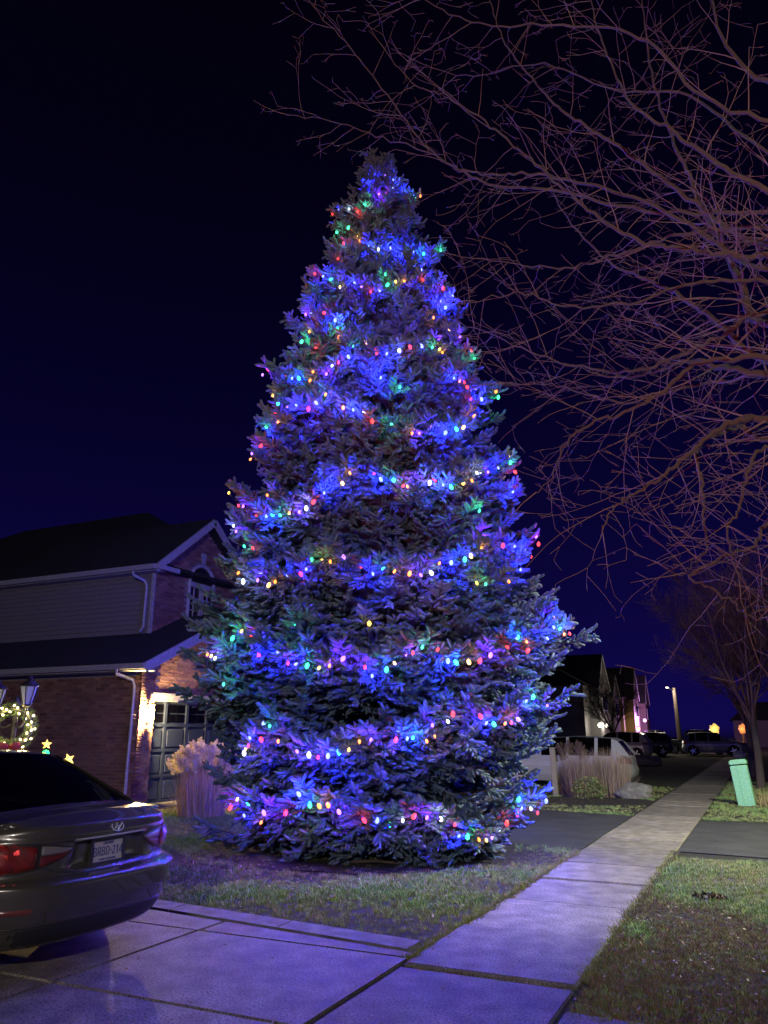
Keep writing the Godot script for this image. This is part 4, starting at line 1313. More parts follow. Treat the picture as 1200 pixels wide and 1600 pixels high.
func patch(P: Dictionary, sd: float, z0: float, z1: float, lo: Array, hi: Array, lift: float, nz := 14, ny := 6) -> MB:
	var b := MB.new()
	var rows := []
	for i in ny + 1:
		var row := []
		for j in nz + 1:
			var z := lerpf(z0, z1, j / float(nz))
			var y := lerpf(curve_at(lo, z), curve_at(hi, z), i / float(ny))
			var edge := minf(minf(i, ny - i) / 1.0, minf(j, nz - j) / 1.0)
			var p := tail(P, y, sd * minf(z, curve_at(P.side, y) * 0.999))
			row.append(p + Vector3(lift if edge > 0.5 else 0.0, 0, sd * (lift if edge > 0.5 and z > 0.75 else 0.0)))
		rows.append(row)
	b.grid(rows)
	return b

func build_sedan() -> void:
	M.car_paint = mat(lin(0.07, 0.063, 0.054), 0.27, 0.45)
	M.car_paint.clearcoat_enabled = true
	M.car_paint.clearcoat = 1.0
	M.car_paint.clearcoat_roughness = 0.03
	M.car_glass = glass(Color(0.012, 0.013, 0.018), 0.93)
	M.lens_red = mat(lin(0.16, 0.006, 0.007), 0.06)
	M.lens_red.clearcoat_enabled = true
	M.lens_red.transparency = BaseMaterial3D.TRANSPARENCY_ALPHA
	M.lens_red.albedo_color.a = 0.55
	M.lamp_bowl = mat(lin(0.5, 0.03, 0.03), 0.25, 0.8)
	M.lens_dark = mat(lin(0.12, 0.03, 0.03), 0.2)
	M.lens_clear = mat(lin(0.3, 0.27, 0.27), 0.15, 0.6)
	M.lens_clear.clearcoat_enabled = true
	var P := {
		"side": [[0.2, 0.84], [0.32, 0.89], [0.55, 0.915], [0.75, 0.91], [0.84, 0.885], [0.92, 0.84], [0.96, 0.79], [1.4, 0.7]],
		"rear": [[0.2, 0.17], [0.26, 0.11], [0.33, 0.075], [0.36, 0.055], [0.45, 0.02], [0.58, 0.0], [0.60, 0.004], [0.615, 0.03], [0.628, 0.105], [0.65, 0.125], [0.72, 0.122], [0.845, 0.105], [0.86, 0.085], [0.89, 0.09], [0.945, 0.06], [0.96, 0.075]],
		"front": [[0.2, 4.7], [0.45, 4.82], [0.62, 4.8], [0.76, 4.62]],
		"deck": [[0.075, 0.96, 0.79, 0.0, 0], [0.30, 1.01, 0.79, 0.02, 0, 0.05], [0.62, 1.05, 0.76, 0.03, 1, 0.05], [1.38, 1.415, 0.60, 0.035, 2, 0.05], [1.75, 1.455, 0.61, 0.04, 2], [2.3, 1.47, 0.62, 0.04, 2], [2.85, 1.42, 0.61, 0.04, 3], [3.7, 1.03, 0.76, 0.03, 4], [4.2, 0.95, 0.78, 0.03, 4], [4.62, 0.76, 0.74, 0.03, 9]],
		"seam": 0.632, "belt": 0.96, "belt_z": 0.83, "wheels": [1.08, 3.86], "wheel_r": 0.325, "track": 0.8, "recess": true,
		"cabin": [[0.62, 1.32, false], [1.32, 2.1, true], [2.1, 2.2, false], [2.2, 3.0, true], [3.0, 3.7, false]],
		"lamp": [0.7, 0.9], "lamp_mat": M.lens_red,
	}
	var t := thing("parked_sedan", "dark grey sedan parked on the concrete driveway, tail to the road", "car", Vector3(-4.36, 0.02, -4.72))
	vehicle(t, P, M.car_paint, true)
	for sd in [-1.0, 1.0]:
		# tail light: red outer lens on the wing, clear and red inner lens on the boot lid
		var lo := [[0.36, 0.795], [0.42, 0.750], [0.55, 0.705], [0.7, 0.675], [0.9, 0.680]]
		var hi := [[0.36, 0.805], [0.5, 0.828], [0.7, 0.850], [0.9, 0.865]]
		var lamp := Node3D.new()
		lamp.name = "tail_light"
		t.add_child(lamp, true)
		put("outer_lens", patch(P, sd, 0.605, 0.915, lo, hi, 0.026).mesh(), M.lens_red, lamp)
		var bowl := patch(P, sd, 0.615, 0.905, lo, hi, 0.008, 12, 6)
		for q in bowl.v.size(): bowl.v[q] += Vector3(rr(-0.008, 0.008), rr(-0.004, 0.004), 0)
		put("lamp_bowl", bowl.mesh(true), M.lamp_bowl, lamp)
		var mid := [[0.36, 0.798], [0.42, 0.775], [0.55, 0.772], [0.6, 0.77]]
		put("clear_lens", patch(P, sd, 0.365, 0.592, mid, hi, 0.01).mesh(), M.lens_clear, lamp)
		put("inner_lens", patch(P, sd, 0.372, 0.592, lo, mid, 0.01).mesh(), M.lens_red, lamp)
		put("lamp_bezel", patch(P, sd, 0.35, 0.92, [[0.36, 0.785], [0.42, 0.740], [0.55, 0.695], [0.7, 0.665], [0.9, 0.668]], [[0.36, 0.812], [0.5, 0.838], [0.7, 0.862], [0.9, 0.875]], 0.004).mesh(), M.black, lamp)
		put("reflector", patch(P, sd, 0.66, 0.84, [[0.5, 0.43], [0.9, 0.43]], [[0.5, 0.465], [0.9, 0.465]], 0.006, 8, 3).mesh(), M.lens_dark, t)
	put("chrome_strip", patch(P, 1.0, -0.36, 0.36, [[-0.4, 0.838], [0.4, 0.838]], [[-0.4, 0.860], [0.4, 0.860]], 0.014, 20, 3).mesh(), M.chrome, t)
	put("lower_valance", patch(P, 1.0, -0.72, 0.72, [[-0.8, 0.215], [0.8, 0.215]], [[-0.8, 0.335], [0.8, 0.335]], 0.005, 20, 4).mesh(), M.black, t)
	# boot lid shut lines: thin dark gaps
	var b := MB.new()
	for sd in [-1.0, 1.0]:
		var pts := []
		for q in [[0.96, 0.74], [0.9, 0.70], [0.865, 0.62], [0.74, 0.60], [0.70, 0.56], [0.66, 0.47], [0.645, 0.35]]: pts.append(tail(P, q[0], sd * q[1]) + Vector3(0.001, 0, 0))
		b.tube(pts, [0.0035], 4)
	var cr := []  # bumper crease: the shade of its groove drawn as a dark tube
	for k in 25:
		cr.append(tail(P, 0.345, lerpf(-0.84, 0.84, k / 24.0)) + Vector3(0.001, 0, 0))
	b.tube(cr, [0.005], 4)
	put("shut_and_crease_lines", b.mesh(), M.black, t)
	# maker's emblem: oval ring with a slanted letter
	b = MB.new()
	var ec := tail(P, 0.915, 0.0) + Vector3(0.012, -0.002, 0)
	var ring := []
	for k in 25:
		var a := TAU * k / 24.0
		ring.append(ec + Vector3(-sin(a) * 0.012, sin(a) * 0.03, cos(a) * 0.058))
	b.tube(ring, [0.0045], 5)
	for s in [-1.0, 1.0]:
		b.tube([ec + Vector3(-0.006, -0.026, s * 0.024 + 0.014), ec + Vector3(0.006, 0.0, s * 0.022), ec + Vector3(0.0, 0.026, s * 0.024 - 0.014)], [0.005], 5)
	b.tube([ec + Vector3(0.003, -0.008, 0.024), ec + Vector3(0.004, 0.008, -0.024)], [0.005], 5)
	put("emblem", b.mesh(), M.chrome, t)
	# licence plate with frame and lettering
	var pl := Node3D.new()
	pl.name = "licence_plate"
	t.add_child(pl)
	pl.position = tail(P, 0.742, 0.0) + Vector3(0.012, 0, 0)
	b = MB.new()
	for s in [-1.0, 1.0]:
		b.box(Vector3(0.006, s * 0.082, 0), Vector3(0.022, 0.026, 0.345))
		b.box(Vector3(0.006, 0, s * 0.16), Vector3(0.0215, 0.1379, 0.026))
	put("plate_frame", b.mesh(), M.black, pl)
	b = MB.new()
	b.box(Vector3(0.009, 0, 0), Vector3(0.004, 0.14, 0.295))
	put("plate", b.mesh(), mat(lin(0.4, 0.38, 0.38), 0.35), pl)
	var font := SystemFont.new()
	font.font_names = PackedStringArray(["Droid Sans"])
	for q in [["BRBD\u00b7214", 0.062, 0.0, 0.78], ["ONTARIO", 0.02, 0.054, 0.9], ["YOURS TO DISCOVER", 0.014, -0.055, 0.9]]:
		var tm := TextMesh.new()
		tm.text = q[0]
		tm.font = font
		tm.font_size = 64
		tm.pixel_size = q[1] / 46.0
		tm.depth = 0.002
		var o := put("lettering", tm, mat(lin(0.03, 0.05, 0.22), 0.5), pl)
		o.transform = Transform3D(Basis(Vector3(0, 0, -1) * q[3], Vector3(0, 1, 0), Vector3(1, 0, 0)), Vector3(0.013, q[2], 0))
	b = MB.new()
	for s in [-1.0, 1.0]:
		b.box(Vector3(-0.02, 0.085, s * 0.08), Vector3(0.03, 0.012, 0.03))
	put("plate_lamp", b.mesh(), M.lens_clear, pl)

func suv_profile(lamp: Array, lamp_mat: Material) -> Dictionary:
	return {
		"side": [[0.22, 0.84], [0.4, 0.9], [0.7, 0.92], [0.95, 0.9], [1.05, 0.87], [1.7, 0.7]],
		"rear": [[0.22, 0.16], [0.4, 0.02], [0.6, 0.0], [0.7, 0.05], [0.95, 0.08], [1.05, 0.1]],
		"front": [[0.22, 4.42], [0.5, 4.55], [0.75, 4.52], [0.93, 4.35]],
		"deck": [[0.1, 1.05, 0.85, 0.0, 1], [0.42, 1.52, 0.66, 0.02, 2], [0.6, 1.62, 0.64, 0.03, 2], [1.7, 1.68, 0.64, 0.03, 2], [2.5, 1.63, 0.63, 0.03, 3], [3.35, 1.1, 0.8, 0.03, 4], [4.0, 1.02, 0.8, 0.03, 4], [4.36, 0.93, 0.76, 0.02, 9]],
		"seam": 0.66, "belt": 1.04, "belt_z": 0.85, "wheels": [0.85, 3.55], "wheel_r": 0.35, "track": 0.8,
		"cabin": [[0.12, 0.62, false], [0.62, 1.02, true], [1.02, 1.12, false], [1.12, 1.9, true], [1.9, 1.98, false], [1.98, 2.75, true], [2.75, 3.35, false]],
		"lamp": lamp, "lamp_mat": lamp_mat,
	}

func pickup_profile(lamp_mat: Material) -> Dictionary:
	return {
		"side": [[0.3, 0.88], [0.5, 0.95], [0.9, 0.97], [1.1, 0.94], [1.9, 0.74]],
		"rear": [[0.3, 0.12], [0.5, 0.0], [0.62, 0.02], [0.7, 0.08], [1.05, 0.08]],
		"front": [[0.3, 5.4], [0.6, 5.55], [0.9, 5.52], [1.12, 5.4]],
		"deck": [[0.08, 1.05, 0.94, 0.0, 5], [1.75, 1.08, 0.92, 0.0, 1], [1.95, 1.72, 0.7, 0.02, 2], [2.3, 1.84, 0.69, 0.03, 2], [3.3, 1.83, 0.69, 0.03, 3], [4.15, 1.24, 0.86, 0.02, 4], [5.0, 1.2, 0.88, 0.02, 4], [5.42, 1.12, 0.86, 0.02, 9]],
		"seam": 0.66, "belt": 1.06, "belt_z": 0.92, "wheels": [1.05, 4.6], "wheel_r": 0.4, "track": 0.86,
		"cabin": [[1.75, 2.05, false], [2.05, 2.7, true], [2.7, 2.8, false], [2.8, 3.5, true], [3.5, 4.15, false]],
		"lamp": [0.72, 1.02], "lamp_mat": lamp_mat,
	}

# ---------------------------------------------------------------- things before the house
func leaf_cloud(seed_: int, n: int, c: Vector3, r: Vector3, size: float, cols: Array, clip: Callable) -> MB:
	rng.seed = seed_
	var b := MB.new()
	b.colored = true
	for k in n:
		var d := Vector3(rng.randfn(), rng.randfn(), rng.randfn()).normalized() * pow(rng.randf(), 0.28)
		var p := c + d * r
		if not clip.call(p): continue
		var x := Vector3(rr(-1, 1), rr(-1, 1), rr(-1, 1)).normalized()
		var y := x.cross(Vector3(rr(-1, 1), rr(-1, 1), rr(-1, 1))).normalized()
		var s := size * rr(0.7, 1.3)
		var g := rr(0.7, 1.3)
		var q: Array = cols[rng.randi() % cols.size()]
		b.tint = Color(q[0] * g, q[1] * g, q[2] * g)
		b.quad(p - x * s, p + y * s * 0.45, p + x * s, p - y * s * 0.45)
	return b

func tall_grass(called: String, label: String, pos: Vector3, height: float, spread: float, stems: int, plumes: int, straw: Array, plume: Array, seed_: int) -> void:
	var t := thing(called, label, "grass clump", pos)
	rng.seed = seed_
	var b := MB.new()
	b.colored = true
	var pb := MB.new()
	pb.colored = true
	for k in stems:
		var a := rr(0, TAU)
		var rad := spread * sqrt(rng.randf())
		var f := Vector3(cos(a), 0, sin(a))
		var foot := f * rad * 0.8
		var hh := height * rr(0.6, 0.95)
		var tip := f * rad * rr(0.9, 1.15) + Vector3(rr(-0.06, 0.06), hh, rr(-0.06, 0.06))
		if k % 7 == 0:
			tip = f * rad * 1.7 + Vector3(0, hh * rr(0.35, 0.7), 0)
		var g := rr(0.65, 1.25)
		b.tint = Color(straw[0] * g, straw[1] * g, straw[2] * g)
		var w := f.cross(Vector3.UP).rotated(Vector3.UP, rr(-1.2, 1.2)) * rr(0.0035, 0.008)
		var prev := foot
		for s in 4:
			var u := (s + 1) / 4.0
			var p := foot.lerp(tip, u) + Vector3(0, (u - u * u) * 0.45 * height * 0.5, 0)
			var k0 := 1.0 - s / 4.0
			var k1 := 1.0 - u * 0.95
			b.quad(prev - w * k0, p - w * k1, p + w * k1, prev + w * k0)
			prev = p
		if k < plumes:
			var lean := (f * rad * 0.6 + Vector3(rr(-0.12, 0.12), 1.0, rr(-0.12, 0.12))).normalized()
			var top := f * rad * 1.05 + Vector3(0, height * (0.70 + 0.32 * (1.0 - rad * rad / (spread * spread))) + rr(-0.08, 0.05), 0)
			for j in 130:   # a soft drooping plume
				var u := rng.randf()
				var fat := 0.045 * sin(PI * clampf(u * 0.8 + 0.16, 0, 1))
				var p := top + lean * (u * 0.24) + f * (0.07 * u * u) + Vector3(rng.randfn(), rng.randfn() * 0.6, rng.randfn()) * fat * 0.55
				var o := (lean * rr(0.2, 1.0) + Vector3(rr(-1, 1), rr(-0.9, 0.3), rr(-1, 1)) * 0.7).normalized() * rr(0.025, 0.05)
				var g2 := rr(0.75, 1.2)
				pb.tint = Color(plume[0] * g2, plume[1] * g2, plume[2] * g2)
				var ww := o.cross(Vector3(rr(-1, 1), rr(-1, 1), rr(-1, 1))).normalized() * 0.005
				pb.quad(p - ww, p + o * 0.5 - ww, p + o, p + ww)
	put("stalks", b.mesh(), M.leafy, t).set_meta("kind", "stuff")
	if plumes > 0: put("plumes", pb.mesh(), M.plume, t).set_meta("kind", "stuff")

func star_mesh(r: float, d: float) -> ArrayMesh:
	var b := MB.new()
	for k in 10:
		var a0 := TAU * k / 10.0 + PI * 0.5
		var a1 := TAU * (k + 1) / 10.0 + PI * 0.5
		var r0 := r if k % 2 == 0 else r * 0.45
		var r1 := r * 0.45 if k % 2 == 0 else r
		for s in [-1.0, 1.0]:
			b.tri(Vector3(0, 0, s * d), Vector3(cos(a0) * r0, sin(a0) * r0, 0), Vector3(cos(a1) * r1, sin(a1) * r1, 0))
	return b.mesh()

func build_house_details() -> void:
	# lamp post with three lanterns
	var base := at(22, 1130, 10.4)
	base.y = 0.0
	var t := thing("lamp_post", "black lamp post with unlit glass lanterns standing behind the sedan", "lamp post", base)
	var b := MB.new()
	b.lathe([[0.0, 0.0], [0.12, 0.0], [0.11, 0.08], [0.05, 0.2], [0.038, 1.0], [0.032, 1.9], [0.05, 1.93], [0.02, 2.0], [0.0, 2.02]], 12)
	put("post", b.mesh(), M.black, t)
	var facing := (Vector3(EYE.x, 0, EYE.z) - base).normalized()
	var side := facing.cross(Vector3.UP).normalized()
	var k := 0
	for q in [side * 0.22, side * -0.11 + facing * 0.2, side * -0.13 - facing * 0.22]:
		var foot: Vector3 = Vector3(0, 1.86 + 0.03 * k, 0) + q
		b = MB.new()
		b.tube(spline([Vector3(0, 1.72, 0), Vector3(0, 1.66, 0) + q * 0.5, Vector3(0, 1.74, 0) + q * 0.95, foot], 4), [0.012], 6)
		put("scroll_arm", b.mesh(), M.black, t)
		var ln := Node3D.new()
		ln.name = "lantern"
		t.add_child(ln, true)
		ln.position = foot
		b = MB.new()
		b.lathe([[0.0, 0.0], [0.035, 0.0], [0.05, 0.02], [0.05, 0.03], [0.0, 0.03]], 6)
		b.lathe([[0.0, 0.235], [0.105, 0.235], [0.11, 0.245], [0.03, 0.31], [0.012, 0.35], [0.0, 0.36]], 6)
		for j in 6:
			var a := TAU * j / 6.0
			b.tube([Vector3(cos(a) * 0.05, 0.03, -sin(a) * 0.05), Vector3(cos(a) * 0.1, 0.236, -sin(a) * 0.1)], [0.006], 5)
		put("lantern_cage", b.mesh(), M.black, ln)
		b = MB.new()
		b.lathe([[0.047, 0.032], [0.096, 0.234]], 6)
		var gl := mat(Color(0.75, 0.8, 0.85, 0.5), 0.3)
		gl.transparency = BaseMaterial3D.TRANSPARENCY_ALPHA
		put("lantern_glass", b.mesh(), gl, ln)
		b = MB.new()
		b.lathe([[0.0, 0.04], [0.012, 0.04], [0.014, 0.12], [0.02, 0.15], [0.0, 0.18]], 8)
		put("unlit_bulb", b.mesh(), M.white, ln)
		k += 1
	# lit wreath hung on the post
	var wp := base + facing * 0.1 + Vector3(0, 1.66, 0) + side * 0.02
	t = thing("lit_wreath", "round evergreen wreath with warm bulbs and red bow hung on the lamp post", "wreath", wp, atan2(facing.x, facing.z))
	rng.seed = 31
	b = MB.new()
	b.colored = true
	for j in 2600:
		var a := rr(0, TAU)
		var ph := rr(0, TAU)
		var rr0 := 0.21 + cos(ph) * 0.06
		var p := Vector3(cos(a) * rr0, sin(a) * rr0, sin(ph) * 0.05)
		var d := (Vector3(cos(a) * cos(ph), sin(a) * cos(ph), sin(ph)) * 0.7 + Vector3(-sin(a), cos(a), 0) * rr(0.3, 1.0) + Vector3(rr(-0.4, 0.4), rr(-0.4, 0.4), rr(-0.4, 0.4))).normalized() * rr(0.025, 0.05)
		var w := d.cross(Vector3(rr(-1, 1), rr(-1, 1), rr(-1, 1))).normalized() * 0.0022
		var g := rr(0.6, 1.3)
		b.tint = Color(0.06 * g, 0.11 * g, 0.04 * g)
		b.tri(p - w, p + d, p + w)
	put("needles", b.mesh(), M.leafy, t).set_meta("kind", "stuff")
	b = MB.new()
	var ring := []
	for j in 25: ring.append(Vector3(cos(TAU * j / 24.0) * 0.21, sin(TAU * j / 24.0) * 0.21, 0))
	b.tube(ring, [0.03], 6)
	put("ring", b.mesh(), M.black, t)
	b = MB.new()
	b.lathe([[0.0, -0.016], [0.011, -0.01], [0.013, 0.0], [0.009, 0.012], [0.0, 0.017]], 8)
	var bm := b.mesh()
	var warm := glow(lin(1.0, 0.8, 0.42), 3.5)
	for j in 36:
		var a := TAU * j / 36.0 + rr(-0.06, 0.06)
		var rad: float = 0.21 + [0.045, -0.035, 0.01][j % 3] + rr(-0.01, 0.01)
		if absf(wrapf(a + PI * 0.5, -PI, PI)) < 0.25: continue
		var o := put("warm_bulb", bm, warm, t)
		o.position = Vector3(cos(a) * rad, sin(a) * rad, 0.055 + rr(-0.01, 0.012))
		o.rotation = Vector3(rr(-1, 1), 0, rr(-1, 1))
	for j in 9:
		var a := TAU * j / 9.0
		omni(t, Vector3(cos(a) * 0.21, sin(a) * 0.21, 0.075), lin(1.0, 0.74, 0.28), 0.035, 0.02)
	b = MB.new()
	for s in [-1.0, 1.0]:
		b.grid([[Vector3(0, -0.2, 0.08), Vector3(s * 0.05, -0.165, 0.11), Vector3(s * 0.11, -0.17, 0.09)], [Vector3(0, -0.22, 0.08), Vector3(s * 0.05, -0.215, 0.12), Vector3(s * 0.115, -0.215, 0.1)], [Vector3(0, -0.235, 0.08), Vector3(s * 0.05, -0.25, 0.1), Vector3(s * 0.1, -0.255, 0.09)]])
		b.grid([[Vector3(0, -0.22, 0.085), Vector3(s * 0.03, -0.22, 0.085)], [Vector3(s * 0.02, -0.29, 0.09), Vector3(s * 0.07, -0.285, 0.085)]])
	put("bow", b.mesh(), mat(lin(0.34, 0.02, 0.02), 0.6), t)
	# star ornaments on stakes
	var st := at(73, 1163, 11.2)
	var gold := glow(lin(1.0, 0.72, 0.16), 1.4)
	t = thing("star_stake_light", "glowing gold star over a green globe on a stake behind the sedan", "garden light", Vector3(st.x, 0, st.z), atan2(facing.x, facing.z))
	b = MB.new()
	b.tube([Vector3(0, -0.1, 0), Vector3(0, st.y - 0.1, 0)], [0.008], 6)
	put("stake", b.mesh(), M.black, t)
	var o2 := put("star_light", star_mesh(0.065, 0.02), gold, t)
	o2.position = Vector3(0, st.y, 0)
	b = MB.new()
	b.lathe([[0.0, -0.045], [0.035, -0.03], [0.045, 0.0], [0.035, 0.03], [0.0, 0.045]], 12)
	o2 = put("green_bulb", b.mesh(), glow(lin(0.04, 1.0, 0.25), 1.6), t)
	o2.position = Vector3(0, st.y - 0.11, 0.0)
	omni(t, Vector3(0, st.y - 0.11, 0), lin(0.04, 1.0, 0.25), 0.02, 0.04)
	omni(t, Vector3(0, st.y + 0.0, 0.06), lin(1.0, 0.7, 0.2), 0.012, 0.03)
	st = at(107, 1187, 11.6)
	t = thing("star_stake_light", "glowing gold star on a short stake, tilted on its side, behind the sedan", "garden light", Vector3(st.x, 0, st.z), atan2(facing.x, facing.z))
	b = MB.new()
	b.tube([Vector3(0, -0.1, 0), Vector3(0, st.y - 0.05, 0)], [0.008], 6)
	put("stake", b.mesh(), M.black, t)
	o2 = put("star_light", star_mesh(0.085, 0.025), gold, t)
	o2.position = Vector3(0, st.y, 0)
	o2.rotation.z = 0.35
	omni(t, Vector3(0, st.y, 0.07), lin(1.0, 0.7, 0.2), 0.015, 0.03)
	# planting by the garage
	tall_grass("plume_grass", "tan feathery plume grass clump in front of the garage door", on_ground(314, 1277), 1.2, 0.56, 1000, 150, [0.46, 0.31, 0.23], [0.74, 0.60, 0.42], 41)
	t = thing("boxwood_shrub", "low dark rounded shrub against the brick side wall", "shrub", Vector3(-13.9, 0, -13.3))
	put("foliage", leaf_cloud(51, 5200, Vector3(0, 0.3, 0), Vector3(0.85, 0.42, 0.5), 0.022, [[0.05, 0.065, 0.03], [0.08, 0.07, 0.04]], func(p): return p.y > 0.01).mesh(), M.leafy, t).set_meta("kind", "stuff")
	b = MB.new()
	for j in 7: b.tube([Vector3(rr(-0.2, 0.2), 0, rr(-0.1, 0.1)), Vector3(rr(-0.5, 0.5), rr(0.3, 0.5), rr(-0.25, 0.25))], [0.012, 0.005], 5)
	put("stems", b.mesh(), M.bark_dark, t)

# ---------------------------------------------------------------- along the sidewalk
func boulder(label: String, pos: Vector3, s: Vector3, seed_: int) -> void:
	rng.seed = seed_
	var n := FastNoiseLite.new()
	n.seed = seed_
	n.frequency = 0.9
	var b := MB.new()
	var rows := []
	for i in 15:
		var th := PI * i / 14.0
		var row := []
		for j in 22:
			var a := TAU * j / 22.0
			var d := Vector3(sin(th) * cos(a), cos(th), -sin(th) * sin(a))
			var f := 1.0 + 0.42 * n.get_noise_3dv(d * 1.3) + 0.12 * n.get_noise_3dv(d * 4.0)
			f = minf(f, 0.93 / maxf(0.2, absf(d.dot(Vector3(0.62, 0.55, 0.56)))))
			f = minf(f, 0.9 / maxf(0.2, absf(d.dot(Vector3(-0.7, 0.6, 0.38)))))
			row.append(d * f * s + Vector3(0, s.y * 0.5, 0))
		rows.append(row)
	b.grid(rows, true)
	var o := put("boulder", b.mesh(), M.stone)
	o.position = pos
	tag(o, label, "boulder")

func build_verge() -> void:
	var p := on_ground(868, 1244)
	var t := thing("wooden_post", "weathered square wooden post in the planting bed beyond the spruce", "post", p)
	var b := MB.new()
	b.bbox(Vector3(0, 0.56, 0), Vector3(0.13, 1.3, 0.13), 0.012, Basis(Vector3.BACK, 0.03))
	put("post", b.mesh(), M.wood, t)
	b = MB.new()
	b.box(Vector3(-0.01, 1.216, 0), Vector3(0.15, 0.02, 0.15), Basis(Vector3.BACK, 0.03))
	put("cap", b.mesh(), M.wood, t)
	boulder("pale angular boulder at the edge of the planting bed by the sidewalk", on_ground(990, 1247), Vector3(0.52, 0.24, 0.42), 61)
	boulder("flat boulder on the lawn before the beige car", on_ground(1003, 1195), Vector3(1.0, 0.34, 0.6), 63)
	tall_grass("dried_grass_clump", "dried brown grass clump beside the wooden post", p + Vector3(0.75, 0, -0.1), 1.3, 0.55, 1200, 0, [0.20, 0.14, 0.115], [0.3, 0.2, 0.15], 71)
	tall_grass("dried_grass_clump", "taller dried grass clump arching over the boulder", p + Vector3(1.45, 0, -0.35), 1.35, 0.5, 1000, 0, [0.25, 0.18, 0.13], [0.3, 0.2, 0.15], 72)
	tall_grass("dried_grass_clump", "dark dried flower stalks between the grass clumps", p + Vector3(0.35, 0, -0.5), 1.15, 0.45, 600, 40, [0.15, 0.11, 0.1], [0.17, 0.11, 0.1], 73)
	t = thing("green_shrub", "small green leafy shrub in the planting bed", "shrub", p + Vector3(0.95, 0, 0.35))
	put("foliage", leaf_cloud(81, 1500, Vector3(0, 0.22, 0), Vector3(0.45, 0.33, 0.35), 0.028, [[0.10, 0.17, 0.05], [0.15, 0.2, 0.07], [0.2, 0.16, 0.06]], func(q): return q.y > 0.0).mesh(), M.leafy, t).set_meta("kind", "stuff")
	b = MB.new()
	for j in 8: b.tube([Vector3(0, 0, 0), Vector3(rr(-0.35, 0.35), rr(0.25, 0.45), rr(-0.25, 0.25))], [0.008, 0.003], 4)
	put("stems", b.mesh(), M.bark_dark, t)
	# utility pedestal
	p = on_ground(1168, 1259)
	t = thing("utility_pedestal", "green plastic utility pedestal leaning on the boulevard grass", "utility box", p, -0.12)
	var lean := Basis(Vector3.BACK, 0.10)
	b = MB.new()
	b.bbox(lean * Vector3(0, 0.43, 0), Vector3(0.36, 0.9, 0.22), 0.015, lean)
	put("body", b.mesh(), M.plastic_green, t)
	b = MB.new()
	b.bbox(lean * Vector3(0, 0.94, 0), Vector3(0.385, 0.14, 0.245), 0.04, lean)
	put("cap", b.mesh(), M.plastic_green, t)
	b = MB.new()
	b.box(lean * Vector3(-0.03, 0.44, 0.113), Vector3(0.015, 0.8, 0.012), lean)
	put("ridge", b.mesh(), M.plastic_green, t)
	rng.seed = 90
	tall_grass("dried_grass_clump", "low straw coloured grass tuft beside the green pedestal", p + Vector3(0.55, 0, -0.2), 0.42, 0.5, 160, 0, [0.34, 0.26, 0.12], [0.3, 0.2, 0.15], 91)
	young_tree("bare young tree with grey trunk just past the green pedestal", Vector3(-0.22, 0, -27.5), 6.6, 101, 1.1, M.bark, M.twig_red)
	young_tree("bare young tree further along the boulevard, behind the first", Vector3(-0.5, 0, -34.0), 6.4, 102, 1.0, M.bark, M.twig_red)
	# leaf litter on the boulevard, the bed and under the spruce
	rng.seed = 111
	b = MB.new()
	b.grid([[Vector3(-0.5, 0.12, -0.1), Vector3(0, 0.0, -0.32), Vector3(0.5, 0.14, 0.0)], [Vector3(-0.55, 0.1, 0.02), Vector3(0, 0.05, 0.0), Vector3(0.62, 0.2, 0.02)], [Vector3(-0.5, 0.16, 0.1), Vector3(0, 0.02, 0.3), Vector3(0.5, 0.1, 0.06)]])
	var tr := []
	var cl := []
	for k in 1800:
		var q := Vector3.ZERO
		if k < 60: q = Vector3(rr(-5.2, -1.4), 0.034, rr(-3.6, -5.7))
		elif k < 1000: q = Vector3(rr(-1.25, 2.4), 0.022, rr(-5.2, -9.0) if k % 3 else rr(-5.2, -7.2))
		elif k < 1250: q = Vector3(-4.3 + rng.randfn() * 0.9, 0.03, -20.0 + rng.randfn() * 0.6)
		elif k < 1400: q = TREE + Vector3(rng.randfn() * 1.6, 0.03, 1.6 + rng.randfn() * 0.9)
		elif k > 1500: q = Vector3(rr(-8.0, -2.7), 0.03, rr(-9.5, -6.6))
		else: q = Vector3(rr(-12.4, -9.8), 0.04, rr(-13.9, -12.6))
		tr.append(Transform3D(Basis.from_euler(Vector3(rr(-0.5, 0.5), rr(0, TAU), rr(-0.5, 0.5))).scaled(Vector3.ONE * rr(0.012, 0.034)), q))
		var g := rr(0.6, 1.3)
		cl.append([Color(0.26 * g, 0.18 * g, 0.10 * g), Color(0.17 * g, 0.10 * g, 0.055 * g), Color(0.34 * g, 0.28 * g, 0.19 * g)][k % 3])
	var lf := many("fallen_leaves", b.mesh(), M.leafy, tr, cl)
	tag(lf, "dry brown fallen leaves scattered over grass and soil", "leaves")
	var hole := on_ground(1110, 1408)  # dark leaf quads set in place of a dark hole in the turf
	t = thing("dark_clump", "small dark clump of leaf shapes for a dark hole in the lit boulevard grass", "leaves", hole)
	put("leaves", leaf_cloud(171, 420, Vector3(0, 0.02, 0), Vector3(0.17, 0.05, 0.11), 0.03, [[0.03, 0.022, 0.015], [0.05, 0.03, 0.018], [0.3, 0.2, 0.08]], func(q): return q.y > 0.0).mesh(), M.leafy, t).set_meta("kind", "stuff")
	# a few twigs and bits on the driveway
	b = MB.new()
	var brk := on_ground(590, 1352)
	b.tube([brk + Vector3(-0.35, 0.03, 0.1), brk + Vector3(0, 0.05, 0), brk + Vector3(0.3, 0.03, -0.05), brk + Vector3(0.42, 0.06, 0.02)], [0.02, 0.018, 0.015, 0.008], 6)
	tag(put("fallen_branch", b.mesh(), M.bark), "short broken branch lying on the soil under the spruce", "branch")

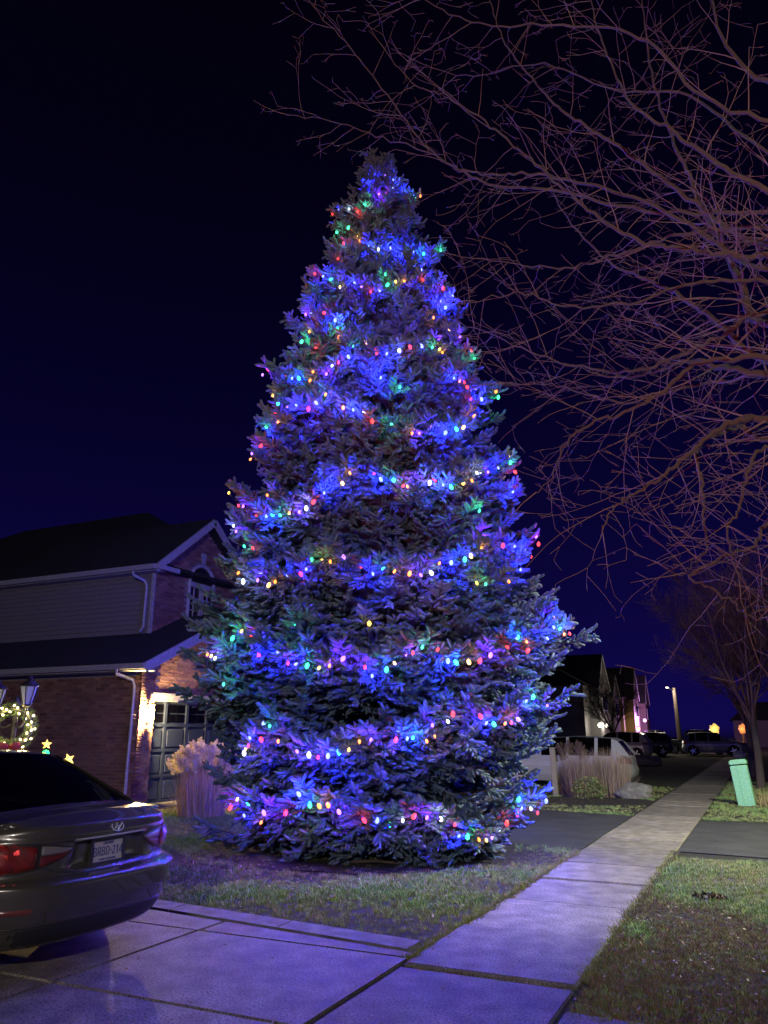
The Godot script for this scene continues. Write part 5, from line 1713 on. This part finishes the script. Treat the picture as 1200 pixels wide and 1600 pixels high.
# ---------------------------------------------------------------- down the street
func gable_house(label: String, pos: Vector3, w: float, gables: Array, wall: Material, h: float) -> Node3D:   # front faces +x, local z along the street
	var t := thing("far_house", label, "house", pos, 0.0, "houses down the street")
	var b := MB.new()
	b.box(Vector3(-4.5, h * 0.5, 0), Vector3(9.0, h, w))
	put("wall", b.mesh(), wall, t)
	b = MB.new()
	var r := h + 2.2
	b.hexa([Vector3(-9.4, h, w * 0.5 + 0.4), Vector3(0.4, h, w * 0.5 + 0.4), Vector3(0.4, h, -w * 0.5 - 0.4), Vector3(-9.4, h, -w * 0.5 - 0.4),
		Vector3(-5.6, r, w * 0.5 - 2.0), Vector3(-3.6, r, w * 0.5 - 2.0), Vector3(-3.6, r, -w * 0.5 + 2.0), Vector3(-5.6, r, -w * 0.5 + 2.0)])
	put("roof", b.mesh(), M.shingle, t)
	for g in gables:   # [z, half width, eave height, peak height, depth forward]
		b = MB.new()
		var x: float = g[4]
		b.hexa([Vector3(-3, 0, g[0] + g[1]), Vector3(x, 0, g[0] + g[1]), Vector3(x, 0, g[0] - g[1]), Vector3(-3, 0, g[0] - g[1]),
			Vector3(-3, g[2], g[0] + g[1]), Vector3(x, g[2], g[0] + g[1]), Vector3(x, g[2], g[0] - g[1]), Vector3(-3, g[2], g[0] - g[1])])
		b.tri(Vector3(x, g[2], g[0] + g[1]), Vector3(x, g[3], g[0]), Vector3(x, g[2], g[0] - g[1]))
		put("gable_wall", b.mesh(), wall, t)
		b = MB.new()
		for s in [-1.0, 1.0]:
			var e := Vector3(x + 0.15, g[2] - 0.1, g[0] + s * (g[1] + 0.2))
			var pk := Vector3(x + 0.15, g[3] + 0.06, g[0])
			b.quad(e, pk, pk + Vector3(-4.5, 0, 0), e + Vector3(-4.5, 0, 0))
		put("gable_roof", b.mesh(), M.shingle, t)
		b = MB.new()
		for s in [-1.0, 1.0]:
			board(b, Vector3(x + 0.12, g[2] - 0.15, g[0] + s * (g[1] + 0.2)), Vector3(x + 0.12, g[3] - 0.02, g[0]), 0.06, 0.2)
		put("rake_board", b.mesh(), M.white, t)
		b = MB.new()
		b.box(Vector3(x + 0.03, g[2] - 1.3, g[0]), Vector3(0.06, 1.3, g[1] * 0.9))
		var fr := put("window", b.mesh(), M.white, t)
		b = MB.new()
		b.box(Vector3(x + 0.065, g[2] - 1.3, g[0]), Vector3(0.02, 1.15, g[1] * 0.78))
		put("pane", b.mesh(), M.pane, fr)
	return t

func porch_lamp(label: String, pos: Vector3, r: float, hue: Color, show: float, energy: float) -> void:
	var t := thing("porch_lamp", label, "lamp", pos, 0.0, "porch lamps down the street")
	var b := MB.new()
	b.lathe([[0.0, -r], [r * 0.7, -r * 0.7], [r, 0.0], [r * 0.7, r * 0.7], [0.0, r]], 12)
	put("lamp_globe", b.mesh(), glow(hue, show), t)
	b = MB.new()
	b.lathe([[0.0, r * 0.95], [r * 0.8, r * 0.95], [r * 0.3, r * 1.5], [0.0, r * 1.6]], 10)
	b.tube([Vector3(0, r * 1.3, 0), Vector3(-0.25, r * 1.4, 0)], [0.02], 5)
	put("bracket", b.mesh(), M.black, t)
	omni(t, Vector3.ZERO, hue, energy, r * 0.8)

func build_far_street() -> void:
	M.white_paint = mat(lin(0.23, 0.23, 0.24), 0.3)
	M.beige_paint = mat(lin(0.42, 0.37, 0.31), 0.3, 0.3)
	M.black_paint = mat(lin(0.02, 0.02, 0.025), 0.25)
	M.lens_bright_red = mat(lin(0.5, 0.02, 0.02), 0.15)  # brighter opaque red than the other tail lenses, without any glow
	for m in [M.white_paint, M.beige_paint, M.black_paint]:
		m.clearcoat_enabled = true
		m.clearcoat = 0.8
	# parked cars
	var t := thing("parked_car", "white crossover parked behind the dried grass of the planting bed", "car", Vector3(-3.55, 0, -25.6))
	vehicle(t, suv_profile([0.78, 0.98], M.lens_red), M.white_paint, false)
	t.scale = Vector3(1, 0.9, 1)
	var p := on_ground(1018, 1188)
	t = thing("parked_car", "beige crossover parked past the planting bed, black wheel showing", "car", Vector3(p.x, 0, p.z - 0.9))
	vehicle(t, suv_profile([0.9, 1.06], M.lens_red), M.beige_paint, false)
	p = at(1062, 1165, 66)
	t = thing("parked_pickup", "black pickup truck by the crossing road with red tail light", "pickup", Vector3(p.x - 1.2, 0.01, -68.3), PI * 0.5 + 1.2)
	vehicle(t, pickup_profile(M.lens_bright_red), M.black_paint, false)
	p = at(1030, 1165, 62)
	t = thing("parked_car", "black car in front of the porch lights down the street", "car", Vector3(p.x + 1.0, 0, -61.0), 0.25)
	vehicle(t, suv_profile([0.9, 1.06], M.lens_red), M.black_paint, false)
	p = at(1052, 1165, 74)
	t = thing("parked_pickup", "white pickup truck standing behind the black one", "pickup", Vector3(p.x + 1.0, 0, -75.5), 0.3)
	vehicle(t, pickup_profile(M.lens_red), M.white_paint, false)
	p = at(1064, 1168, 63)
	t = thing("parked_car", "white crossover on the crossing road with its nose towards the young trees", "car", Vector3(p.x, 0, -63.4), PI)
	vehicle(t, suv_profile([0.85, 1.05], M.lens_bright_red), M.white_paint, false)
	# houses
	var pale := textured(mat(lin(0.14, 0.125, 0.125), 0.9), T.fine, 1.0)
	var tan_ := textured(mat(lin(0.2, 0.15, 0.12), 0.9), T.fine, 1.0)
	gable_house("dim pale house with steep front gables past the planting bed", Vector3(-13.0, 0, -74), 16.0, [[3.0, 2.6, 5.4, 8.3, 0.8], [-4.6, 1.7, 5.0, 7.0, 0.6]], pale, 5.4)
	gable_house("house with purple lit upper wall and glowing porch", Vector3(-13.0, 0, -94), 15.0, [[3.2, 2.0, 5.2, 8.6, 0.8], [-4.5, 1.5, 5.0, 8.2, 1.0]], tan_, 5.2)
	gable_house("low dark house closing the view behind the parked cars", Vector3(14.0, 0, -112), 34.0, [], pale, 3.0).rotation.y = PI * 0.5
	# the purple floodlit wall and porch lamps
	porch_lamp("white porch lamp glowing on the pale gabled house", Vector3(-11.9, 2.2, -66.5), 0.2, lin(1.0, 0.97, 0.8), 5.0, 4.0)
	porch_lamp("second white porch lamp on the pale gabled house, nearer its corner", Vector3(-11.9, 2.2, -69.5), 0.15, lin(1.0, 0.95, 0.78), 4.0, 3.0)
	porch_lamp("orange glowing porch lamp on the house behind the parked cars", Vector3(-11.6, 2.0, -86.2), 0.2, lin(1.0, 0.62, 0.2), 4.0, 5.0)
	porch_lamp("violet floodlight under the eaves of the house behind the parked cars", Vector3(-11.4, 2.9, -90.5), 0.18, lin(0.75, 0.32, 1.0), 6.0, 60.0)
	# hidden garden tree before the pale house
	rng.seed = 121
	t = thing("garden_tree", "dark bare garden tree before the pale gabled house", "tree", Vector3(-8.6, 0, -52))
	var b := MB.new()
	b.tube([Vector3.ZERO, Vector3(0.05, 1.6, 0)], [0.12, 0.1], 7)
	put("trunk", b.mesh(), M.bark_dark, t)
	b = MB.new()
	for k in 8:
		var a := TAU * k / 8.0
		grow(b, Vector3(0.05, 1.5, 0), Vector3(cos(a) * 0.7, 1.0, sin(a) * 0.7).normalized(), 2.6, 0.045, 3 if k % 2 == 0 else 2)
	put("branches", b.mesh(), M.bark_dark, t).set_meta("kind", "stuff")
	# street light far off and its pole
	p = at(1061, 1140, 70)
	t = thing("utility_pole", "pale utility pole with a small lamp beyond the parked cars", "pole", Vector3(p.x, 0, p.z))
	b = MB.new()
	b.tube([Vector3(0, 0, 0), Vector3(-0.08, 5.2, 0)], [0.2, 0.14], 8)
	put("pole", b.mesh(), M.bark_dark, t)
	b = MB.new()
	b.tube([Vector3(-0.09, 5.0, 0), Vector3(-0.5, 5.2, 0.9)], [0.03], 5)
	put("arm", b.mesh(), M.dark_metal, t)
	b = MB.new()
	b.bbox(Vector3(-0.52, 5.2, 1.0), Vector3(0.2, 0.1, 0.16), 0.03)
	put("lamp_head", b.mesh(), glow(lin(1.0, 0.8, 0.5), 2.5), t)
	omni(t, Vector3(-0.52, 5.1, 1.0), lin(1.0, 0.88, 0.7), 20.0, 0.1)
	# lit lawn figures by the far houses, and pale low shapes
	for q in [[1116, 1141, 80.0, 0.9, "yellow lit lawn ornament beyond the crossing road", [1.0, 0.72, 0.2]], [1160, 1139, 80.0, 0.7, "orange and red lit lawn ornament beside the young trees", [1.0, 0.35, 0.12]]]:
		p = at(q[0], q[1], q[2])
		t = thing("lit_lawn_ornament", q[4], "ornament", Vector3(p.x, 0, p.z))
		b = MB.new()
		b.tube([Vector3(0, 0, 0), Vector3(0, p.y - 0.3, 0)], [0.1, 0.07], 8)
		put("stand", b.mesh(), M.wood, t)
		b = MB.new()
		rng.seed = 131
		var rows := []
		for i in 9:
			var th := PI * i / 8.0
			var row := []
			for j in 12:
				var a := TAU * j / 12.0
				row.append(Vector3(sin(th) * cos(a), cos(th) * 1.25, -sin(th) * sin(a)) * q[3] * 0.5 * rr(0.7, 1.15) + Vector3(0, p.y, 0))
			rows.append(row)
		b.grid(rows, true)
		put("glowing_light", b.mesh(), glow(lin(q[5][0], q[5][1], q[5][2]), 0.7), t)
		omni(t, Vector3(0, p.y, 0.9), lin(q[5][0], q[5][1], q[5][2]), 1.2, 0.3)
	rng.seed = 141
	p = at(1155, 1172, 56)
	b = MB.new()
	var rows2 := []
	for i in 8:
		var th := PI * i / 7.0
		var row := []
		for j in 12:
			var a := TAU * j / 12.0
			row.append(Vector3(sin(th) * cos(a) * 0.42, cos(th) * 0.24 + 0.24, -sin(th) * sin(a) * 0.3) * rr(0.8, 1.15))
		rows2.append(row)
	b.grid(rows2, true)
	var blob := put("white_blob", b.mesh(), mat(lin(0.75, 0.78, 0.8), 0.5))  # low white object of unknown kind, built as a plain lump
	blob.position = Vector3(p.x, 0, p.z)
	tag(blob, "crumpled white bag lying on the far boulevard grass", "blob")

# ---------------------------------------------------------------- grass
func build_grass() -> void:
	rng.seed = 151
	var protos := []
	for v in 3:
		var b := MB.new()
		b.colored = true
		for k in 16:
			var a := rr(0, TAU)
			var f := Vector3(cos(a), 0, sin(a))
			var foot := f * rr(0.0, 0.045) + Vector3(rr(-0.01, 0.01), -0.005, rr(-0.01, 0.01))
			var hgt := rr(0.02, 0.05)
			var tip := foot + f.rotated(Vector3.UP, rr(-0.8, 0.8)) * rr(0.01, 0.045) + Vector3(0, hgt, 0)
			var w := f.cross(Vector3.UP).rotated(Vector3.UP, rr(-1.5, 1.5)) * rr(0.0016, 0.003)
			var g := rr(0.7, 1.3)
			b.tint = Color(0.17 * g, 0.26 * g, 0.065 * g) if rng.randf() < 0.72 else Color(0.26 * g, 0.21 * g, 0.12 * g)
			var mid := foot.lerp(tip, 0.5) + Vector3(0, hgt * 0.18, 0)
			b.quad(foot - w, mid - w, mid + w, foot + w)
			b.tri(mid - w, tip, mid + w)
		protos.append(b.mesh())
	var n := FastNoiseLite.new()
	n.seed = 8
	n.frequency = 0.45
	var tr := [[], [], []]
	var cl := [[], [], []]
	var areas := [[-12.2, -2.56, -14.2, -6.1, 300.0], [-1.22, 2.6, -12.2, -5.05, 1250.0], [-8.5, -2.56, -26.0, -16.6, 90.0], [-1.22, 2.2, -30.0, -16.6, 120.0]]
	for ar in areas:
		var count := int((ar[1] - ar[0]) * (ar[3] - ar[2]) * ar[4])
		for k in count:
			var p := Vector3(rr(ar[0], ar[1]), 0.0, rr(ar[2], ar[3]))
			if p.x < -2.5 and p.z > -6.24 + 0.115 * (p.x + 2.6): continue
			if p.x < -2.5 and p.z < -11.75 + 0.264 * (p.x + 2.52) and p.z > -16.9 + 0.258 * (p.x + 2.52): continue
			if p.x > -1.3 and p.z < -11.6 and p.z > -16.8: continue
			var f := n.get_noise_2d(p.x, p.z)
			var dt := Vector2(p.x - TREE.x, p.z - TREE.z).length()
			if dt < 2.45 and rng.randf() < 0.94 - 0.5 * clampf(dt - 1.9, 0, 0.5): continue
			if Vector2(p.x + 3.9, p.z + 20.2).length() < 1.4: continue
			var dry := p.x > -1.3 and p.z > -8.5 + f * 2.4 + rng.randfn() * 0.35  # brown litter colour here also carries the shade over the nearer grass
			if rng.randf() < 0.1 - f * 0.7: continue
			var v := rng.randi() % 3
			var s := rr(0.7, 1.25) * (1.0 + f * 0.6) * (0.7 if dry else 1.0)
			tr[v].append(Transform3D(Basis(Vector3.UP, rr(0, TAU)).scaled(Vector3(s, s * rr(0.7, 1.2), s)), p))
			var g := rr(0.75, 1.2)
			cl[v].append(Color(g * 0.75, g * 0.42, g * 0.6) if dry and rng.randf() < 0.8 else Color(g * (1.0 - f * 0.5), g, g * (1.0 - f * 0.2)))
	for k in 1500:   # blades creeping over the slab edges
		var e: float = [-1.275, -2.505][k % 2]
		var v := rng.randi() % 3
		var s := rr(0.5, 1.1)
		tr[v].append(Transform3D(Basis(Vector3.UP, rr(0, TAU)).scaled(Vector3(s, s, s)), Vector3(e + rng.randfn() * 0.02, 0.012, rr(-12.2 if k % 2 == 0 else -11.6, -5.75))))
		var g := rr(0.6, 1.1)
		cl[v].append(Color(g, g * 0.8, g * 0.8))
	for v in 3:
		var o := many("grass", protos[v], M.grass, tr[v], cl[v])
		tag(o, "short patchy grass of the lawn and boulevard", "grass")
	print("grass tufts ", tr[0].size() * 3)
